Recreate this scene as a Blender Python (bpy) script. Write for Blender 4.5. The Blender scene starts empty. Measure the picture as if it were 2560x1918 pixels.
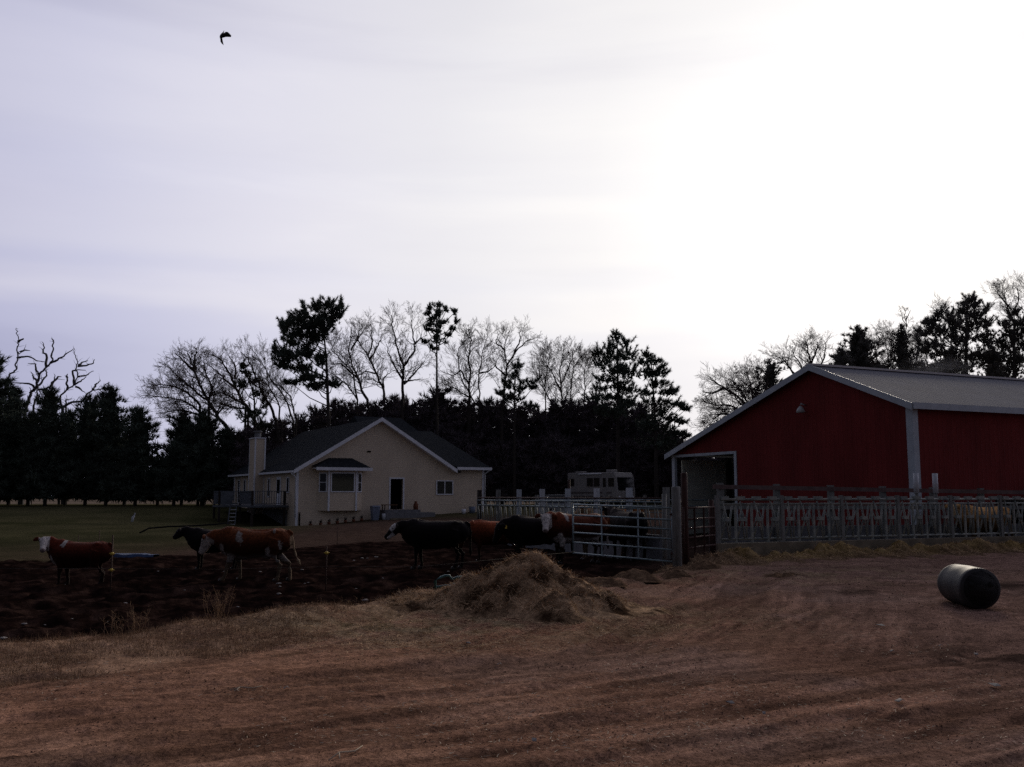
import bpy, math, random
import numpy as np
from mathutils import Vector, Matrix, Euler

random.seed(7)
rng = np.random.default_rng(7)
scene = bpy.context.scene
COL = scene.collection
R = math.radians

# ------------------------------------------------------------------ camera
EYE = 1.7
TH = math.atan(281.0 / 2400.0)
F = 2400.0
cam_d = bpy.data.cameras.new("camera")
cam = bpy.data.objects.new("camera", cam_d)
COL.objects.link(cam)
cam.location = (0, 0, EYE)
cam.rotation_euler = (R(90) + TH, 0, 0)
cam_d.sensor_width = 36
cam_d.lens = 36 * F / 2560
cam_d.clip_start = 0.1
cam_d.clip_end = 3000
scene.camera = cam

def at(px, py, D):
    """world point seen at photo pixel (px,py) at ground distance D ahead"""
    xr = (px - 1280) / F
    yc = (959 - py) / F
    x, y, z = xr, math.cos(TH) - math.sin(TH) * yc, math.sin(TH) + math.cos(TH) * yc
    k = D / y
    return Vector((x * k, D, EYE + z * k))

# ------------------------------------------------------------------ noise
def _h(ix, iy, seed):
    n = (ix.astype(np.int64) * 374761393 + iy.astype(np.int64) * 668265263 + seed * 1442695041) & 0x7fffffff
    n = ((n ^ (n >> 13)) * 1274126177) & 0x7fffffff
    n = (n ^ (n >> 16)) & 0xffff
    return n / 65535.0

def vnoise(x, y, seed=0):
    x = np.asarray(x, float); y = np.asarray(y, float)
    ix = np.floor(x); iy = np.floor(y)
    fx = x - ix; fy = y - iy
    fx = fx * fx * (3 - 2 * fx); fy = fy * fy * (3 - 2 * fy)
    a = _h(ix, iy, seed); b = _h(ix + 1, iy, seed); c = _h(ix, iy + 1, seed); d = _h(ix + 1, iy + 1, seed)
    return (a * (1 - fx) + b * fx) * (1 - fy) + (c * (1 - fx) + d * fx) * fy

def fbm(x, y, oct=4, seed=0):
    s = 0; a = 0.5; t = 0
    for i in range(oct):
        s = s + a * vnoise(x * 2 ** i, y * 2 ** i, seed + i * 17); t += a; a *= 0.5
    return s / t            # 0..1

def sstep(a, b, x):
    t = np.clip((x - a) / (b - a), 0, 1)
    return t * t * (3 - 2 * t)

# ------------------------------------------------------------------ ground shape
LIPX = [-60, -12, -5.8, -4.5, -3.3, -2.1, -1.3, 0.5, 2.4, 3.9, 5.6, 16.7, 60]
LIPY = [-20, 5.6, 10.9, 12.4, 13.6, 15.7, 17.0, 18.6, 20.6, 23.6, 26.3, 31.4, 51.0]
FARX = [-80, -30, -17, -11.3, -6.8, 0, 6, 60]
FARY = [20, 26, 31.5, 35.5, 43.5, 48, 52, 75]

def lip(x): return np.interp(x, LIPX, LIPY)
def far(x): return np.interp(x, FARX, FARY)

def gz(x, y, detail=False):
    x = np.asarray(x, float); y = np.asarray(y, float)
    d = y - lip(x) + 0.5 * (fbm(x * 0.9, y * 0.9, 3, 5) - 0.5)
    drop = np.interp(x, [-60, 3.5, 6, 60], [0.42, 0.42, 0.22, 0.22])
    z = -drop * sstep(-0.5, 1.3, d)
    z = z + 1.32 * sstep(38, 86, y) + 0.25 * sstep(90, 200, y)
    z = z - 0.85 * np.exp(-(((x + 17) / 6.5) ** 2 + ((y - 65) / 6.0) ** 2))
    z = z - 0.25 * np.exp(-(((x + 5) / 9.0) ** 2 + ((y - 67) / 5.0) ** 2))
    if detail:
        near = 1 - sstep(20, 60, y)
        yard = 1 - sstep(-0.6, 0.6, d)
        mud = sstep(0.2, 1.4, d) * (1 - sstep(-1, 2, y - far(x)))
        z = z + 0.10 * (fbm(x * 0.35, y * 0.35, 3, 11) - 0.5) * near
        # wheel ruts running off to the upper right
        c1 = x * -0.50 + y * 0.866 + 0.9 * (fbm(x * 0.22, y * 0.22, 2, 3) - 0.5)
        c2 = x * -0.92 + y * 0.40 + 0.7 * (fbm(x * 0.2, y * 0.2, 2, 9) - 0.5)
        al = x * 0.866 + y * 0.5
        rut = (vnoise(c1 * 3.2, al * 0.25, 21) - 0.5) * 0.085 + (vnoise(c1 * 9.0, al * 0.9, 22) - 0.5) * 0.04
        rut2 = (vnoise(c2 * 3.4, al * 0.2, 23) - 0.5) * 0.11 + (vnoise(c2 * 8, al * 0.8, 24) - 0.5) * 0.045
        w = sstep(9, 13, y); rx = 1 - .75 * sstep(3.8, 6.5, x) * w
        z = z + yard * (rut * (1 - w * 0.7) + rut2 * w) * rx
        z = z + yard * (fbm(c1 * 5.0, al * 1.3, 3, 31) - 0.5) * (1 - w) * 0.06 + yard * (fbm(c2 * 5.0, al * 1.1, 3, 32) - 0.5) * w * 0.08 * rx + yard * (1 - rx) * (fbm(x * 4, y * 6, 3, 38) - .5) * .06
        z = z + yard * (fbm(x * 14, y * 14, 2, 35) - 0.5) * 0.018
        z = z + (1 - yard) * near * (fbm(x * 2.2, y * 2.2, 4, 41) - 0.5) * (0.05 + 0.26 * mud)
        vg = sstep(-2.2, -0.6, d) * (1 - sstep(0.0, 0.9, d)) * np.interp(x, [-60, 1.0, 3, 60], [1, 1, 0.4, 0.4])
        z = z + vg * (0.07 + 0.16 * (fbm(x * 1.3, y * 1.3, 3, 51) - 0.45))
    return z

def G(x, y): return float(gz(x, y, True))

# ------------------------------------------------------------------ object helpers
def tag(o, label=None, cat=None, group=None, kind=None):
    if label: o["label"] = label
    if cat: o["category"] = cat
    if group: o["group"] = group
    if kind: o["kind"] = kind
    return o

def thing(name, label, cat, loc=(0, 0, 0), rz=0.0, group=None):
    o = bpy.data.objects.new(name, None)
    o.empty_display_size = 0.2
    COL.objects.link(o)
    o.location = loc; o.rotation_euler = (0, 0, rz)
    return tag(o, label, cat, group)

def copy_thing(root, loc, rz, label=None, scale=None):
    r = root.copy(); COL.objects.link(r)
    r.location = loc; r.rotation_euler = (0, 0, rz)
    if scale is not None: r.scale = scale
    if label: r["label"] = label
    for ch in root.children:
        c = ch.copy(); COL.objects.link(c); c.parent = r
        for g in ch.children:
            d = g.copy(); COL.objects.link(d); d.parent = c
    return r

class MB:
    def __init__(s):
        s.v = []; s.f = []; s.n = 0; s.smooth = []
    def add(s, v, f, smooth=False):
        v = np.asarray(v, float).reshape(-1, 3)
        s.v.append(v)
        for q in f:
            s.f.append(tuple(i + s.n for i in q)); s.smooth.append(smooth)
        s.n += len(v)
        return s
    def box(s, c, size, rot=None):
        hx, hy, hz = size[0] / 2, size[1] / 2, size[2] / 2
        v = [(-hx, -hy, -hz), (hx, -hy, -hz), (hx, hy, -hz), (-hx, hy, -hz), (-hx, -hy, hz), (hx, -hy, hz), (hx, hy, hz), (-hx, hy, hz)]
        if rot is not None:
            v = [tuple(rot @ Vector(p)) for p in v]
        v = np.array(v) + np.array(c)
        return s.add(v, [(0, 3, 2, 1), (4, 5, 6, 7), (0, 1, 5, 4), (1, 2, 6, 5), (2, 3, 7, 6), (3, 0, 4, 7)])
    def b2(s, x0, x1, y0, y1, z0, z1):
        return s.box(((x0 + x1) / 2, (y0 + y1) / 2, (z0 + z1) / 2), (abs(x1 - x0), abs(y1 - y0), abs(z1 - z0)))
    def bar(s, p, q, w, h=None):
        """rectangular bar from p to q"""
        h = h or w
        p = Vector(p); q = Vector(q); d = q - p; L = d.length
        if L < 1e-6: return s
        rot = d.to_track_quat('X', 'Z').to_matrix()
        return s.box((p + q) / 2, (L, w, h), rot)
    def tube(s, pts, rad, n=8, cap=True, smooth=True):
        pts = [Vector(p) for p in pts]
        if not hasattr(rad, '__len__'): rad = [rad] * len(pts)
        vs = []
        up = Vector((0.13, 0.21, 1)).normalized()
        for i, p in enumerate(pts):
            a = pts[max(i - 1, 0)]; b = pts[min(i + 1, len(pts) - 1)]
            d = (b - a).normalized()
            if abs(d.dot(up)) > 0.93:
                u = d.cross(Vector((1, 0.1, 0))).normalized()
            else:
                u = d.cross(up).normalized()
            w = d.cross(u)
            r = rad[i]
            ru, rw = (r if isinstance(r, (tuple, list)) else (r, r))
            for k in range(n):
                t = 2 * math.pi * k / n
                vs.append(p + u * (math.cos(t) * ru) + w * (math.sin(t) * rw))
        f = []
        for i in range(len(pts) - 1):
            for k in range(n):
                k2 = (k + 1) % n
                f.append((i * n + k, i * n + k2, (i + 1) * n + k2, (i + 1) * n + k))
        if cap:
            f.append(tuple(range(n - 1, -1, -1)))
            f.append(tuple((len(pts) - 1) * n + k for k in range(n)))
        return s.add([tuple(v) for v in vs], f, smooth)
    def prism(s, poly, axis, a, b):
        """extrude a 2D polygon between a and b along axis ('x','y','z')"""
        n = len(poly); vs = []
        for t in (a, b):
            for p in poly:
                if axis == 'x': vs.append((t, p[0], p[1]))
                elif axis == 'y': vs.append((p[0], t, p[1]))
                else: vs.append((p[0], p[1], t))
        f = [tuple(range(n)), tuple(range(2 * n - 1, n - 1, -1))]
        for i in range(n):
            j = (i + 1) % n
            f.append((i, i + n, j + n, j))
        return s.add(vs, f)
    def plate(s, pts, th, nrm=(0, 0, 1)):
        """slab from a planar 3D polygon, thickness th downwards along -nrm"""
        n = len(pts); nr = Vector(nrm)
        vs = [tuple(p) for p in pts] + [tuple(Vector(p) - nr * th) for p in pts]
        f = [tuple(range(n)), tuple(range(2 * n - 1, n - 1, -1))]
        for i in range(n):
            j = (i + 1) % n
            f.append((i, i + n, j + n, j))
        return s.add(vs, f)
    def build(s, name, mat, parent=None, offset=None, bevel=0):
        me = bpy.data.meshes.new(name)
        v = np.concatenate(s.v) if s.v else np.zeros((0, 3))
        if offset is not None: v = v - np.array(offset)
        me.from_pydata(v.tolist(), [], s.f)
        me.polygons.foreach_set("use_smooth", s.smooth)
        me.update()
        o = bpy.data.objects.new(name, me)
        COL.objects.link(o)
        if mat is not None:
            for m in (mat if isinstance(mat, (list, tuple)) else [mat]): me.materials.append(m)
        if parent is not None: o.parent = parent
        if bevel:
            b = o.modifiers.new("bevel", 'BEVEL'); b.width = bevel; b.segments = 2; b.limit_method = 'ANGLE'
        return o

def fast_mesh(name, verts, faces_flat, nper, mat, parent=None, smooth=False):
    """verts (N,3) ; faces_flat (M,nper) int"""
    me = bpy.data.meshes.new(name)
    verts = np.ascontiguousarray(verts, dtype=np.float32); fa = np.ascontiguousarray(faces_flat, dtype=np.int32)
    M = len(fa)
    me.vertices.add(len(verts)); me.vertices.foreach_set("co", verts.ravel())
    me.loops.add(M * nper); me.loops.foreach_set("vertex_index", fa.ravel())
    me.polygons.add(M)
    me.polygons.foreach_set("loop_start", np.arange(0, M * nper, nper, dtype=np.int32))
    me.polygons.foreach_set("loop_total", np.full(M, nper, dtype=np.int32))
    me.polygons.foreach_set("use_smooth", np.full(M, smooth, dtype=bool))
    me.update(calc_edges=True)
    o = bpy.data.objects.new(name, me); COL.objects.link(o)
    if mat is not None: me.materials.append(mat)
    if parent is not None: o.parent = parent
    return o

# ------------------------------------------------------------------ materials
def newmat(name):
    m = bpy.data.materials.new(name); m.use_nodes = True
    nt = m.node_tree
    b = nt.nodes["Principled BSDF"]
    return m, nt, b

def mat(name, col, rough=0.8, var=0.25, scale=6.0, bump=0.15, metal=0.0, spec=0.3, bscale=None, col2=None, stretch=(1, 1, 1), dist=0.02):
    m, nt, b = newmat(name)
    N = nt.nodes; L = nt.links
    tc = N.new("ShaderNodeTexCoord")
    mp = N.new("ShaderNodeMapping"); mp.inputs["Scale"].default_value = stretch
    L.new(tc.outputs["Object"], mp.inputs["Vector"])
    no = N.new("ShaderNodeTexNoise"); no.inputs["Scale"].default_value = scale; no.inputs["Detail"].default_value = 6; no.inputs["Roughness"].default_value = 0.65
    L.new(mp.outputs["Vector"], no.inputs["Vector"])
    rp = N.new("ShaderNodeValToRGB")
    c = col; c2 = col2 or tuple(min(1, x * (1 + var)) for x in col)
    c1 = tuple(x * (1 - var) for x in c) if col2 is None else c
    rp.color_ramp.elements[0].position = 0.32; rp.color_ramp.elements[0].color = (*c1, 1)
    rp.color_ramp.elements[1].position = 0.68; rp.color_ramp.elements[1].color = (*c2, 1)
    L.new(no.outputs["Fac"], rp.inputs["Fac"]); L.new(rp.outputs["Color"], b.inputs["Base Color"])
    b.inputs["Roughness"].default_value = rough
    b.inputs["Metallic"].default_value = metal
    b.inputs["Specular IOR Level"].default_value = spec
    if bump:
        n2 = N.new("ShaderNodeTexNoise"); n2.inputs["Scale"].default_value = bscale or scale * 5; n2.inputs["Detail"].default_value = 5
        L.new(mp.outputs["Vector"], n2.inputs["Vector"])
        bp = N.new("ShaderNodeBump"); bp.inputs["Strength"].default_value = bump; bp.inputs["Distance"].default_value = dist
        L.new(n2.outputs["Fac"], bp.inputs["Height"]); L.new(bp.outputs["Normal"], b.inputs["Normal"])
    return m

def ribbed(name, col, rough, period, axis, metal=0.0, strength=0.5, var=0.12, spec=0.4, dist=0.03, wave='SAW', fine=0.0, col2=None):
    """sheet metal ribs / lap siding as bump along an axis in object space"""
    m, nt, b = newmat(name); N = nt.nodes; L = nt.links
    tc = N.new("ShaderNodeTexCoord")
    sp = N.new("ShaderNodeSeparateXYZ"); L.new(tc.outputs["Object"], sp.inputs[0])
    mul = N.new("ShaderNodeMath"); mul.operation = 'DIVIDE'; L.new(sp.outputs[axis], mul.inputs[0]); mul.inputs[1].default_value = period
    fr = N.new("ShaderNodeMath"); fr.operation = 'FRACT'; L.new(mul.outputs[0], fr.inputs[0])
    rp0 = N.new("ShaderNodeValToRGB"); e = rp0.color_ramp.elements
    if wave == 'RIB':
        e[0].position = 0.0; e[0].color = (1, 1, 1, 1); e[1].position = 0.18; e[1].color = (0, 0, 0, 1)
        x = e.new(0.08); x.color = (1, 1, 1, 1); x = e.new(0.92); x.color = (0, 0, 0, 1); x = e.new(1.0); x.color = (1, 1, 1, 1)
    else:
        e[0].position = 0.0; e[0].color = (1, 1, 1, 1); e[1].position = 0.97; e[1].color = (0, 0, 0, 1)
    L.new(fr.outputs[0], rp0.inputs["Fac"])
    bp = N.new("ShaderNodeBump"); bp.inputs["Strength"].default_value = strength; bp.inputs["Distance"].default_value = dist
    L.new(rp0.outputs["Color"], bp.inputs["Height"]); L.new(bp.outputs["Normal"], b.inputs["Normal"])
    no = N.new("ShaderNodeTexNoise"); no.inputs["Scale"].default_value = 0.9; no.inputs["Detail"].default_value = 8; no.inputs["Roughness"].default_value = 0.7
    mp = N.new("ShaderNodeMapping"); mp.inputs["Scale"].default_value = (1, 1, 0.35); L.new(tc.outputs["Object"], mp.inputs["Vector"])
    L.new(mp.outputs["Vector"], no.inputs["Vector"])
    rp = N.new("ShaderNodeValToRGB")
    rp.color_ramp.elements[0].position = 0.3; rp.color_ramp.elements[1].position = 0.7
    rp.color_ramp.elements[0].color = (*[c * (1 - var) for c in col], 1)
    rp.color_ramp.elements[1].color = (*(col2 or [min(1, c * (1 + var)) for c in col]), 1)
    L.new(no.outputs["Fac"], rp.inputs["Fac"])
    # darker line in each groove
    mix = N.new("ShaderNodeMixRGB"); mix.blend_type = 'MULTIPLY'; mix.inputs["Fac"].default_value = 0.2
    L.new(rp.outputs["Color"], mix.inputs[1])
    rp2 = N.new("ShaderNodeValToRGB"); e = rp2.color_ramp.elements
    e[0].position = 0; e[0].color = (0.3, 0.3, 0.3, 1); e[1].position = 0.16; e[1].color = (1, 1, 1, 1)
    L.new(fr.outputs[0], rp2.inputs["Fac"]); L.new(rp2.outputs["Color"], mix.inputs[2])
    L.new(mix.outputs[0], b.inputs["Base Color"])
    b.inputs["Roughness"].default_value = rough; b.inputs["Metallic"].default_value = metal
    b.inputs["Specular IOR Level"].default_value = spec
    return m

def attrmat(name, attr, rough=0.95, scale=20, var=0.5, bump=0.4, dist=0.02, spec=0.0):
    m, nt, b = newmat(name); N = nt.nodes; L = nt.links
    at_ = N.new("ShaderNodeAttribute"); at_.attribute_name = attr
    tc = N.new("ShaderNodeTexCoord")
    no = N.new("ShaderNodeTexNoise"); no.inputs["Scale"].default_value = scale; no.inputs["Detail"].default_value = 8; no.inputs["Roughness"].default_value = 0.75
    L.new(tc.outputs["Object"], no.inputs["Vector"])
    rp = N.new("ShaderNodeValToRGB"); rp.color_ramp.elements[0].position = 0.3; rp.color_ramp.elements[1].position = 0.7
    rp.color_ramp.elements[0].color = (1 - var, 1 - var, 1 - var, 1); rp.color_ramp.elements[1].color = (1 + var, 1 + var, 1 + var, 1)
    L.new(no.outputs["Fac"], rp.inputs["Fac"])
    mx = N.new("ShaderNodeMixRGB"); mx.blend_type = 'MULTIPLY'; mx.inputs["Fac"].default_value = 1
    L.new(at_.outputs["Color"], mx.inputs[1]); L.new(rp.outputs["Color"], mx.inputs[2])
    nf = N.new("ShaderNodeTexNoise"); nf.inputs["Scale"].default_value = scale * 4.3; nf.inputs["Detail"].default_value = 6; nf.inputs["Roughness"].default_value = .8
    L.new(tc.outputs["Object"], nf.inputs["Vector"])
    rf_ = N.new("ShaderNodeValToRGB"); rf_.color_ramp.elements[0].position = .36; rf_.color_ramp.elements[1].position = .66
    rf_.color_ramp.elements[0].color = (.42, .40, .40, 1); rf_.color_ramp.elements[1].color = (1.65, 1.62, 1.6, 1); L.new(nf.outputs["Fac"], rf_.inputs["Fac"])
    mx2 = N.new("ShaderNodeMixRGB"); mx2.blend_type = 'MULTIPLY'; mx2.inputs["Fac"].default_value = 1
    L.new(mx.outputs[0], mx2.inputs[1]); L.new(rf_.outputs["Color"], mx2.inputs[2]); L.new(mx2.outputs[0], b.inputs["Base Color"])
    bp = N.new("ShaderNodeBump"); bp.inputs["Strength"].default_value = bump; bp.inputs["Distance"].default_value = dist
    L.new(no.outputs["Fac"], bp.inputs["Height"]); L.new(bp.outputs["Normal"], b.inputs["Normal"])
    b.inputs["Roughness"].default_value = rough; b.inputs["Specular IOR Level"].default_value = spec
    return m

def set_color(o, name, cols):
    a = o.data.color_attributes.new(name, 'FLOAT_COLOR', 'POINT')
    c = np.ones((len(o.data.vertices), 4), dtype=np.float32); c[:, :3] = cols
    a.data.foreach_set("color", c.ravel())

M = {}
M['siding'] = ribbed("cream lap siding", (0.62, 0.51, 0.39), 0.75, 0.12, 'Z', strength=0.35, dist=0.012, var=0.1)
M['white'] = mat("white trim paint", (0.74, 0.75, 0.80), 0.55, 0.12, 3, 0.08)
M['shingle'] = mat("dark asphalt shingles", (0.024, 0.027, 0.031), 0.95, 0.35, 5, 0.5, bscale=40, stretch=(1, 1, 2), spec=.03)
M['glass'] = mat("dark window glass", (0.008, 0.009, 0.012), 0.08, 0.1, 2, 0.0, spec=0.4)
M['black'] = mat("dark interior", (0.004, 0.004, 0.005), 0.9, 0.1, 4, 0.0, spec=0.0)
M['found'] = mat("grey foundation concrete", (0.16, 0.16, 0.17), 0.9, 0.25, 3, 0.3)
M['deckw'] = mat("weathered deck wood", (0.12, 0.13, 0.15), 0.9, 0.35, 4, 0.3, stretch=(1, 1, 6), spec=.1)
M['red'] = ribbed("red barn sheet metal", (0.175, 0.025, 0.023), 0.8, 0.23, 'X', strength=0.35, var=0.28, wave='RIB', spec=.1)
M['redside'] = ribbed("red barn sheet metal side", (0.175, 0.025, 0.023), 0.8, 0.23, 'Y', strength=0.35, var=0.28, wave='RIB', spec=.1)
M['roofm'] = ribbed("grey sheet metal roof", (0.13, 0.13, 0.15), 0.45, 0.23, 'Y', metal=0.2, strength=0.6, var=0.16, wave='RIB')
M['trim'] = mat("pale barn trim", (0.42, 0.46, 0.50), 0.45, 0.15, 2, 0.05)
M['galv'] = mat("galvanised pipe", (0.17, 0.22, 0.235), 0.42, 0.35, 5, 0.15, metal=0.45, spec=0.5)
M['galvd'] = mat("dull grey feed fence steel", (0.10, 0.135, 0.14), 0.55, 0.5, 4, 0.2, metal=0.1, col2=(0.34, 0.33, 0.28))
M['rust'] = mat("rusty brown steel", (0.055, 0.025, 0.02), 0.75, 0.4, 6, 0.3, metal=0.2)
M['postw'] = mat("weathered grey timber", (0.17, 0.17, 0.16), 0.9, 0.35, 5, 0.4, stretch=(4, 4, 0.7))
M['postd'] = mat("dark stained timber", (0.035, 0.025, 0.022), 0.9, 0.35, 5, 0.4, stretch=(4, 4, 0.7))
M['conc'] = mat("stained concrete", (0.17, 0.14, 0.10), 0.9, 0.4, 2.5, 0.35)
M['paint'] = mat("white post sleeve", (0.5, 0.52, 0.55), 0.5, 0.15, 4, 0.1)
M['bark'] = mat("grey brown bark", (0.05, 0.04, 0.036), 0.95, 0.35, 4, 0.5, stretch=(3, 3, 0.6))
M['twig'] = mat("brown twigs", (0.13, 0.10, 0.09), 0.9, 0.35, 3, 0.0)
M['deadw'] = mat("dead bleached wood", (0.075, 0.07, 0.075), 0.9, 0.3, 3, 0.2)
def folmat(name, c, v=0.5):
    m, nt, b = newmat(name); N = nt.nodes; L = nt.links
    tc = N.new("ShaderNodeTexCoord")
    no = N.new("ShaderNodeTexNoise"); no.inputs["Scale"].default_value = 0.7; no.inputs["Detail"].default_value = 5
    L.new(tc.outputs["Object"], no.inputs["Vector"])
    rp = N.new("ShaderNodeValToRGB"); rp.color_ramp.elements[0].position = 0.35; rp.color_ramp.elements[1].position = 0.65
    rp.color_ramp.elements[0].color = (*[x * (1 - v) for x in c], 1); rp.color_ramp.elements[1].color = (*[x * (1 + v) for x in c], 1)
    L.new(no.outputs["Fac"], rp.inputs["Fac"]); L.new(rp.outputs["Color"], b.inputs["Base Color"])
    b.inputs["Roughness"].default_value = 0.85; b.inputs["Specular IOR Level"].default_value = 0.1
    return m
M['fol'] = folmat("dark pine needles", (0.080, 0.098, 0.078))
M['folr'] = folmat("haze-lightened pine needles", (0.15, 0.145, 0.13))  # haze over the right-hand trees put into the colour as paler needles
M['folu'] = folmat("haze-lifted cedar foliage", (0.11, 0.09, 0.10))  # cedar colour raised to carry the lift of haze
M['grassd'] = mat("dry tan grass", (0.25, 0.165, 0.105), 0.95, 0.35, 2, 0.0, spec=0)
M['straw'] = mat("straw strands", (0.42, 0.285, 0.175), 0.9, 0.55, 3, 0.0, spec=0)
M['strawp'] = mat("pale straw bits", (0.46, 0.37, 0.27), 0.9, 0.4, 3, 0.0)
M['stone'] = mat("pale stone", (0.24, 0.22, 0.21), 0.85, 0.3, 8, 0.3, spec=.1)
M['drum'] = mat("black plastic drum", (0.02, 0.02, 0.023), 0.62, 0.3, 5, 0.25, spec=0.3, bscale=9, col2=(.042, .038, .036))
M['teal'] = mat("teal plastic", (0.01, 0.085, 0.09), 0.4, 0.3, 4, 0.05, spec=0.6)
M['yellow'] = mat("yellow plastic", (0.6, 0.42, 0.06), 0.6, 0.15, 4, 0.0)
M['blue'] = mat("blue tarpaulin", (0.012, 0.035, 0.10), 0.6, 0.4, 3, 0.3, dist=0.04)
M['rvw'] = mat("cream motorhome shell", (0.30, 0.28, 0.275), 0.55, 0.12, 1.5, 0.03)
M['rvt'] = mat("beige motorhome stripe", (0.12, 0.10, 0.10), 0.5, 0.12, 1.5, 0.03)
M['tyre'] = mat("tyre rubber", (0.012, 0.012, 0.012), 0.85, 0.2, 6, 0.1)
M['chrome'] = mat("dull wheel metal", (0.25, 0.25, 0.26), 0.35, 0.1, 3, 0.0, metal=0.8)
M['carp'] = mat("silver car paint", (0.17, 0.18, 0.2), 0.3, 0.06, 1, 0.0, metal=0.4)
M['orange'] = mat("rusty orange cylinder", (0.14, 0.045, 0.02), 0.7, 0.35, 4, 0.1)
M['woodtop'] = mat("brown table wood", (0.10, 0.05, 0.02), 0.7, 0.3, 4, 0.1)
M['bluish'] = mat("pale blue plastic", (0.16, 0.19, 0.26), 0.6, 0.3, 3, 0.1)
M['lamp'] = mat("barn lamp shade", (0.4, 0.42, 0.42), 0.4, 0.1, 3, 0.0)
M['bird'] = mat("dark bird feathers", (0.018, 0.018, 0.022), 0.7, 0.3, 6, 0.0)
M['soil'] = mat("bare brown earth clods", (0.085, 0.05, 0.036), 0.95, 0.45, 5, 0.2, spec=0)
M['hose'] = mat("black hose", (0.008, 0.008, 0.009), 0.95, 0.1, 3, 0.0, spec=0)
M['wire'] = mat("thin pale wire", (0.06, 0.05, 0.045), 0.8, 0.1, 3, 0.0, spec=.1)
# ------------------------------------------------------------------ world and sun
world = bpy.data.worlds.new("World"); scene.world = world; world.use_nodes = True
wn = world.node_tree.nodes; wl = world.node_tree.links
bg = wn["Background"]
SUN_AZ = R(21.5); SUN_EL = R(17)
sd = Vector((math.sin(SUN_AZ) * math.cos(SUN_EL), math.cos(SUN_AZ) * math.cos(SUN_EL), math.sin(SUN_EL)))
tc = wn.new("ShaderNodeTexCoord")
sky = wn.new("ShaderNodeTexSky"); sky.sky_type = 'NISHITA'; sky.sun_disc = False
sky.sun_elevation = SUN_EL; sky.sun_rotation = SUN_AZ; sky.air_density = 1.0; sky.dust_density = 2.0
def wmath(op, a, b=None, c=None, clamp=False):
    n = wn.new("ShaderNodeMath"); n.operation = op; n.use_clamp = clamp
    for i, x in enumerate((a, b, c)):
        if x is None: continue
        if isinstance(x, (int, float)): n.inputs[i].default_value = x
        else: wl.new(x, n.inputs[i])
    return n.outputs[0]
def ramp(src, stops, interp='EASE'):
    n = wn.new("ShaderNodeValToRGB"); n.color_ramp.interpolation = interp
    e = n.color_ramp.elements
    e[0].position = stops[0][0]; e[0].color = (*stops[0][1], 1)
    e[1].position = stops[-1][0]; e[1].color = (*stops[-1][1], 1)
    for p, c in stops[1:-1]:
        x = e.new(p); x.color = (*c, 1)
    wl.new(src, n.inputs["Fac"]); return n.outputs["Color"]
dp = wn.new("ShaderNodeVectorMath"); dp.operation = 'DOT_PRODUCT'
wl.new(tc.outputs["Generated"], dp.inputs[0]); dp.inputs[1].default_value = sd
sx = wn.new("ShaderNodeSeparateXYZ"); wl.new(tc.outputs["Generated"], sx.inputs[0])
ang = wmath('MULTIPLY_ADD', dp.outputs["Value"], 0.5, 0.5)      # 0..1
def A(deg): return (math.cos(R(deg)) + 1) / 2
base = ramp(ang, [
    (0.0, (0.085, 0.09, 0.115)), (A(120), (0.09, 0.096, 0.125)), (A(85), (0.16, 0.165, 0.215)), (A(66), (0.33, 0.33, 0.43)),
    (A(53), (0.49, 0.49, 0.64)), (A(44), (0.60, 0.60, 0.74)), (A(34), (0.74, 0.73, 0.82)), (A(25), (0.81, 0.80, 0.84)), (A(16), (0.91, 0.895, 0.90)), (A(11), (0.99, 0.975, 0.965)), (A(7), (1.10, 1.08, 1.06)), (1.0, (1.2, 1.18, 1.12))], 'LINEAR')
# streaky cloud bands, stretched along the horizon
mp = wn.new("ShaderNodeMapping"); mp.inputs["Scale"].default_value = (1.3, 1.3, 9.0); mp.inputs["Rotation"].default_value = (0.0, R(7), 0)
wl.new(tc.outputs["Generated"], mp.inputs["Vector"])
nz = wn.new("ShaderNodeTexNoise"); nz.inputs["Scale"].default_value = 1.5; nz.inputs["Detail"].default_value = 5; nz.inputs["Roughness"].default_value = 0.5; nz.inputs["Distortion"].default_value = 0.25
wl.new(mp.outputs["Vector"], nz.inputs["Vector"])
cl = ramp(nz.outputs["Fac"], [(0.3, (0.93, 0.93, 0.95)), (0.5, (1, 1, 1)), (0.7, (1.06, 1.055, 1.035))])
m1 = wn.new("ShaderNodeMixRGB"); m1.blend_type = 'MULTIPLY'; m1.inputs["Fac"].default_value = 1
wl.new(base, m1.inputs[1]); wl.new(cl, m1.inputs[2])
# bluish bank just above the horizon, a paler band above it
nw = wn.new('ShaderNodeTexNoise'); nw.inputs['Scale'].default_value = 2.3; nw.inputs['Detail'].default_value = 4
mpw = wn.new('ShaderNodeMapping'); mpw.inputs['Scale'].default_value = (1, 1, 4); wl.new(tc.outputs['Generated'], mpw.inputs['Vector']); wl.new(mpw.outputs['Vector'], nw.inputs['Vector'])
zw = wmath('ADD', sx.outputs['Z'], wmath('MULTIPLY', wmath('SUBTRACT', nw.outputs['Fac'], .5), .09))
el = ramp(zw, [(0.0, (0.80, 0.82, 0.95)), (0.06, (0.71, 0.725, 0.83)), (0.135, (0.72, 0.735, 0.84)), (0.165, (0.84, 0.85, 0.94)), (0.19, (1.12, 1.10, 1.05)), (0.207, (1.04, 1.03, 1.02)), (0.222, (0.95, 0.96, 1.0)), (0.245, (1.10, 1.09, 1.05)), (0.28, (1.06, 1.05, 1.03)), (0.31, (0.99, 0.995, 1.01)), (0.345, (1.02, 1.02, 1.01)), (0.42, (0.98, 0.98, 0.985)), (0.465, (0.87, 0.87, 0.885)), (0.52, (0.76, 0.76, 0.79)), (1.0, (0.42, 0.42, 0.46))])
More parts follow.
